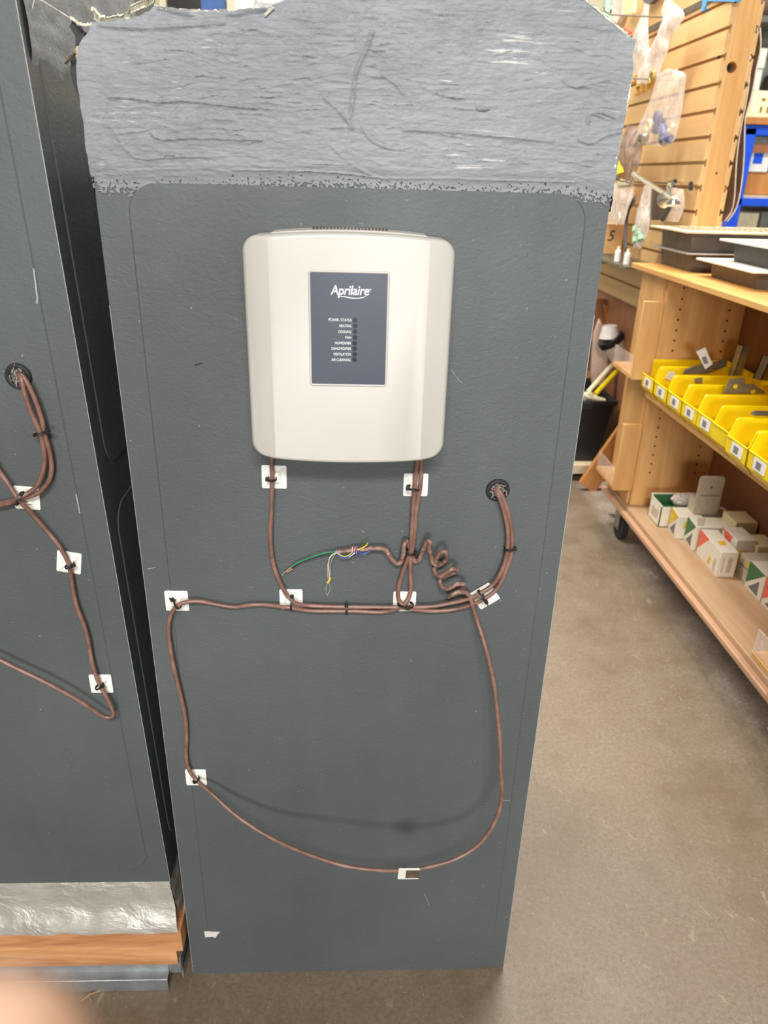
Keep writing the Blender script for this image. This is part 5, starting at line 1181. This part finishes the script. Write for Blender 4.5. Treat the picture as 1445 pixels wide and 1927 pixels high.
# ------------------------------------------------------------------ far background
rk = thing('rack_post', 'pale green slotted steel rack post behind the sloping duct corner', 'rack', (1.44, 3.45, 0))
x0_, x1_ = [(1.4375,3.4,1.9596)][0][0], [(1.4787,3.4,1.9608)][0][0]
build('upright', MB().box(x0_, x1_, 3.4, 3.44, 0, 2.6), 'green_rack', rk, bevel=.003)
mb = MB(); zz_ = .2
while zz_ < 2.5:
    mb.box(x1_-.016, x1_-.007, 3.398, 3.4005, zz_, zz_+.022); zz_ += .042
build('slots', mb, 'ink', rk, smooth=0)
fw_ = [(-0.9423,4.58,2.1203),(-0.9105,4.58,2.1213),(-0.7197,4.58,2.1271),(-0.5604,4.58,2.132),(-0.5349,4.58,2.1328)]
wn = bpy.data.objects.new('window_1', None); COL.objects.link(wn); wn.location = (fw_[2][0], 4.58, 1.9); wn['kind'] = 'structure'
wn['label'] = 'cream framed window with dark and blue panes behind the right duct'
zb_ = 1.75
zw = [(-0.8135,4.55,2.0707)][0][2]-.12
def fx(px): return fw_[0][0]+(px-292)*(fw_[4][0]-fw_[0][0])/(428-300)
build('window_frame', MB().box(fx(294), fx(306), 4.54, 4.6, zw, zw+.9).box(fx(420), fx(436), 4.54, 4.6, zw, zw+.9).box(fx(294), fx(436), 4.54, 4.6, zw-.05, zw).box(fx(294), fx(436), 4.54, 4.6, zw+.9, zw+.95), 'window_frame', wn)
build('window_pane', MB().box(fx(306), fx(370), 4.575, 4.59, zw, zw+.9), 'window_dark', wn)
build('window_pane', MB().box(fx(370), fx(417), 4.572, 4.59, zw, zw+.9), 'window_blue', wn)
build('window_mullion', MB().box(fx(417), fx(420), 4.56, 4.59, zw, zw+.9), 'window_dark', wn)
sg = thing('wall_sign', 'white sign with grey lettering Pídenos behind the top of the right duct', 'sign', (fx(500), 4.55, zw))
sp0 = [(-0.5243,4.54,2.0992),(0.3376,4.54,2.1256),(-0.3722,4.54,2.0958),(-0.2511,4.54,2.0995)]
build('sign_board', MB().box(sp0[0][0], sp0[1][0], 4.55, 4.59, zw-.04, zw+.8), 'sign_white', sg, bevel=.003)
lettering('Pídenos', (sp0[2][0], 4.548, sp0[2][2]), .052, 'sign_text', sg, width=sp0[3][0]-sp0[2][0])
# blue bench frame and the goods on it
bc = thing('blue_bench', 'blue steel bench frame far behind the end post', 'bench', (2.6, 3.5, 0))
c0 = [(2.2427,3.4,1.4602),(2.2968,3.4,1.1154),(2.2992,3.4,1.3143),(2.3073,3.4,1.0316)]
bxl = c0[0][0]; z1_ = c0[0][2]; z2_ = c0[1][2]
build('top_beam', MB().box(bxl, 3.4, 3.4, 3.46, z1_-.035, z1_+.015), 'blue_frame', bc, bevel=.004)
build('low_beam', MB().box(bxl+.04, 3.4, 3.4, 3.46, z2_-.025, z2_+.015), 'blue_frame', bc, bevel=.004)
build('leg', MB().box(bxl, bxl+.06, 3.4, 3.46, 0, z1_), 'blue_frame', bc, bevel=.004)
build('leg', MB().box(3.34, 3.4, 3.4, 3.46, 0, z1_), 'blue_frame', bc, bevel=.004)
build('leg', MB().box(bxl, bxl+.06, 4.0, 4.06, 0, z1_), 'blue_frame', bc, bevel=.004)
build('leg', MB().box(3.34, 3.4, 4.0, 4.06, 0, z1_), 'blue_frame', bc, bevel=.004)
build('bench_top', MB().box(bxl-.01, 3.42, 3.38, 4.08, z1_+.015, z1_+.045), 'plank', bc)
build('lower_deck', MB().box(bxl+.03, 3.39, 3.42, 4.05, z2_+.015, z2_+.03), 'beige', bc)
build('middle_deck', MB().box(bxl+.06, 3.39, 3.44, 4.05, z1_-.11, z1_-.07), 'brown_board', bc)
build('rear_panel', MB().box(bxl+.06, 3.39, 3.9, 3.92, z1_-.32, z1_-.07), 'backboard', bc)
zt_ = z1_+.046
cr = thing('slotted_crate', 'cream slotted plastic crate on the far blue bench', 'crate', (2.4, 3.6, zt_))
build('crate_body', MB().box(bxl+.01, bxl+.55, 3.40, 3.75, zt_, zt_+.12), 'crate', cr, bevel=.006)
mb = MB()
for k in range(12):
    x = bxl+.05+.035*k
    mb.box(x, x+.012, 3.398, 3.4005, zt_+.022, zt_+.05); mb.box(x, x+.02, 3.398, 3.4005, zt_+.075, zt_+.088)
build('slots', mb, 'brass', cr, smooth=0)
zl = z2_+.031
tag(build('white_box', MB().box(bxl+.085, bxl+.19, 3.46, 3.7, zl+.11, zl+.235), 'white_paper', bevel=.003), 'white box with a blue patch on the lower deck of the blue bench', 'box')
wb = bpy.data.objects['white_box']
build('blue_patch', MB().box(bxl+.10, bxl+.15, 3.4585, 3.4598, zl+.15, zl+.20), 'blue_frame', wb)
tag(build('wood_block_stand', MB().box(bxl+.08, bxl+.5, 3.47, 3.7, zl+.0005, zl+.1095), 'plank', bevel=.003), 'orange wooden drawer box on the lower deck of the blue bench', 'box')
tag(build('grey_tin', MB().box(bxl+.20, bxl+.42, 3.47, 3.7, zl+.11, zl+.22), 'grey_goods', bevel=.01), 'grey tin beside the white box on the blue bench', 'tin')
z0_ = [(2.4307,3.6,1.0191)][0][2]
tag(build('cream_carton', MB().box(bxl+.10, bxl+.22, 3.5, 3.7, z2_-.30, z2_-.06), 'crate', bevel=.004), 'cream carton below the lower beam of the blue bench', 'carton')
tag(build('grey_cabinet', MB().box(bxl+.235, bxl+.8, 3.5, 3.9, 0, z2_-.05), 'grey_goods', bevel=.01), 'pale grey cabinet under the blue bench', 'cabinet')
tag(build('plinth_crate', MB().box(bxl+.08, bxl+.23, 3.48, 3.75, 0, z2_-.30), 'plank', bevel=.004), 'wooden crate under the cream carton', 'crate')
# goods above
ru = thing('goods_rack', 'grey rack of hardware above the far blue bench', 'rack', (2.8, 4.25, 0))
build('rack_back', MB().box(2.3, 3.6, 4.28, 4.34, 0, 2.25), 'grey_goods', ru)
build('rack_shelf', MB().box(2.3, 3.6, 4.0, 4.28, 1.66, 1.69).box(2.3, 3.6, 4.0, 4.28, 2.02, 2.05), 'steel', ru)
g_ = [(2.5698,4,1.743),(2.5232,4,1.8846),(2.502,4,2.0725),(2.5511,4,1.7688)]
tag(build('dark_pipe', MB().cyl((g_[0][0]+.07, 4.1, 1.7355), (g_[0][0]+.45, 4.12, 1.7355), .045), 'dark_steel'), 'dark pipe section lying on the far hardware rack', 'pipe')
tag(build('white_carton', MB().box(g_[1][0]-.04, g_[1][0]+.05, 4.02, 4.2, 1.80, 1.90).box(g_[1][0]-.04, g_[1][0]+.05, 4.03, 4.2, 1.69, 1.80), 'white_paper', bevel=.004), 'white carton standing on the far hardware rack', 'carton')
mb = MB().ball((g_[2][0]+.06, 4.12, 2.15), .16, 16, (1.1, .8, .62)); tag(build('brown_sack', mb, 'sack'), 'brown sack on the top shelf of the far hardware rack', 'sack')

# dry stem on the floor
q = [(-0.166,-0.0427,0.002),(-0.1572,-0.0346,0.002),(-0.1488,-0.0298,0.002),(-0.1407,-0.0266,0.002)]
ls = thing('dry_stem', 'short dry plant stem lying on the concrete before the left duct', 'stem', q[1])
build('blade', MB().tube(smoothed(q, 4), .0016, 6), 'leaf', ls)
build('twig', MB().tube([(-0.1555,-0.0346,0.002),(-0.1522,-0.0397,0.002),(-0.1482,-0.0446,0.002)], .0009, 6), 'leaf', ls)

# ------------------------------------------------------------------ fingertip in front of the lens: the photographer's hand
CM = Matrix.Translation(CAM_LOC) @ CAM_ROT.to_4x4()
def cp(r, u, f): return CM @ Vector((r, u, -f))
def px_cm(px, py, d): return ((px-722.5)*d/1391.4, -(py-963.5)*d/1391.4, d)
tipc = px_cm(-44, 2072, .045)
hand_bm = bmesh.new()
pos = {}; rad = {}; edges = []
def jt(nm_, p, r, par=None):
    pos[nm_] = p; rad[nm_] = r
    if par: edges.append((par, nm_))
t0 = Vector(tipc)
jt('wrist', t0+Vector((-.125, -.075, -.075)), .026)
jt('fore', t0+Vector((-.19, -.20, -.14)), .036, 'wrist'); jt('elbow', t0+Vector((-.23, -.36, -.20)), .044, 'fore')
jt('palm', t0+Vector((-.095, -.045, -.060)), .028, 'wrist')
jt('knuck', t0+Vector((-.070, -.028, -.046)), .022, 'palm')
jt('i1', t0+Vector((-.048, -.018, -.030)), .0095, 'knuck'); jt('i2', t0+Vector((-.022, -.010, -.012)), .0085, 'i1'); jt('i3', t0+Vector((-.008, -.004, -.004)), .0078, 'i2'); jt('i4', t0, .0074, 'i3')
for k, (dx, dy, dz) in enumerate(((.0, .022, -.006), (-.004, .044, -.010), (-.010, .064, -.012))):
    b_ = t0+Vector((-.074, -.028, -.046))+Vector((dx, dy, dz))*.75
    jt('f%da' % k, b_, .012, 'knuck' if k == 0 else 'f%da' % (k-1))
    L_ = (1.08, 1.0, .8)[k]
    jt('f%db' % k, b_+Vector((.012, .012, -.024))*L_, .009, 'f%da' % k); jt('f%dc' % k, b_+Vector((.010, .012, -.046))*L_, .0082, 'f%db' % k); jt('f%dd' % k, b_+Vector((-.004, .010, -.060))*L_, .0072, 'f%dc' % k)
jt('th1', t0+Vector((-.098, -.066, -.088)), .017, 'palm'); jt('th2', t0+Vector((-.070, -.062, -.104)), .0115, 'th1'); jt('th3', t0+Vector((-.046, -.052, -.108)), .0095, 'th2')
hand_bm.free()
mb = MB()
def limb(names):
    ps = [cp(*pos[k_])-CAM_LOC for k_ in names]; rs = [rad[k_] for k_ in names]; P_ = []; Rr = []
    for (p, q, r1, r2) in zip(ps, ps[1:], rs, rs[1:]):
        for k in range(6): P_.append(p.lerp(q, k/6)); Rr.append(r1+(r2-r1)*k/6)
    P_.append(ps[-1]); Rr.append(rs[-1])
    mb.tube(P_, .01, 16, radii=Rr)
    for p, r in zip(ps, rs): mb.ball(p, r*.995, 14)
limb(['elbow', 'fore', 'wrist', 'palm', 'knuck', 'i1', 'i2', 'i3', 'i4'])
limb(['knuck', 'f0a', 'f1a', 'f2a']); limb(['palm', 'f1a']); limb(['palm', 'f2a']); limb(['wrist', 'f2a'])
for k in range(3): limb(['f%d%s' % (k, c) for c in 'abcd'])
limb(['palm', 'th1', 'th2', 'th3']); limb(['wrist', 'th1'])
me = bpy.data.meshes.new('person'); mb.bm.to_mesh(me); mb.bm.free()
hand = bpy.data.objects.new('person', me); COL.objects.link(hand); hand.location = CAM_LOC
rm = hand.modifiers.new('one_surface', 'REMESH'); rm.mode = 'VOXEL'; rm.voxel_size = .0016; rm.use_smooth_shade = True
smo = hand.modifiers.new('soften', 'SMOOTH'); smo.factor = .5; smo.iterations = 6
me.materials.append(M['skin'])
tag(hand, 'blurred bare fingertip of a person poking into the bottom left corner', 'person')
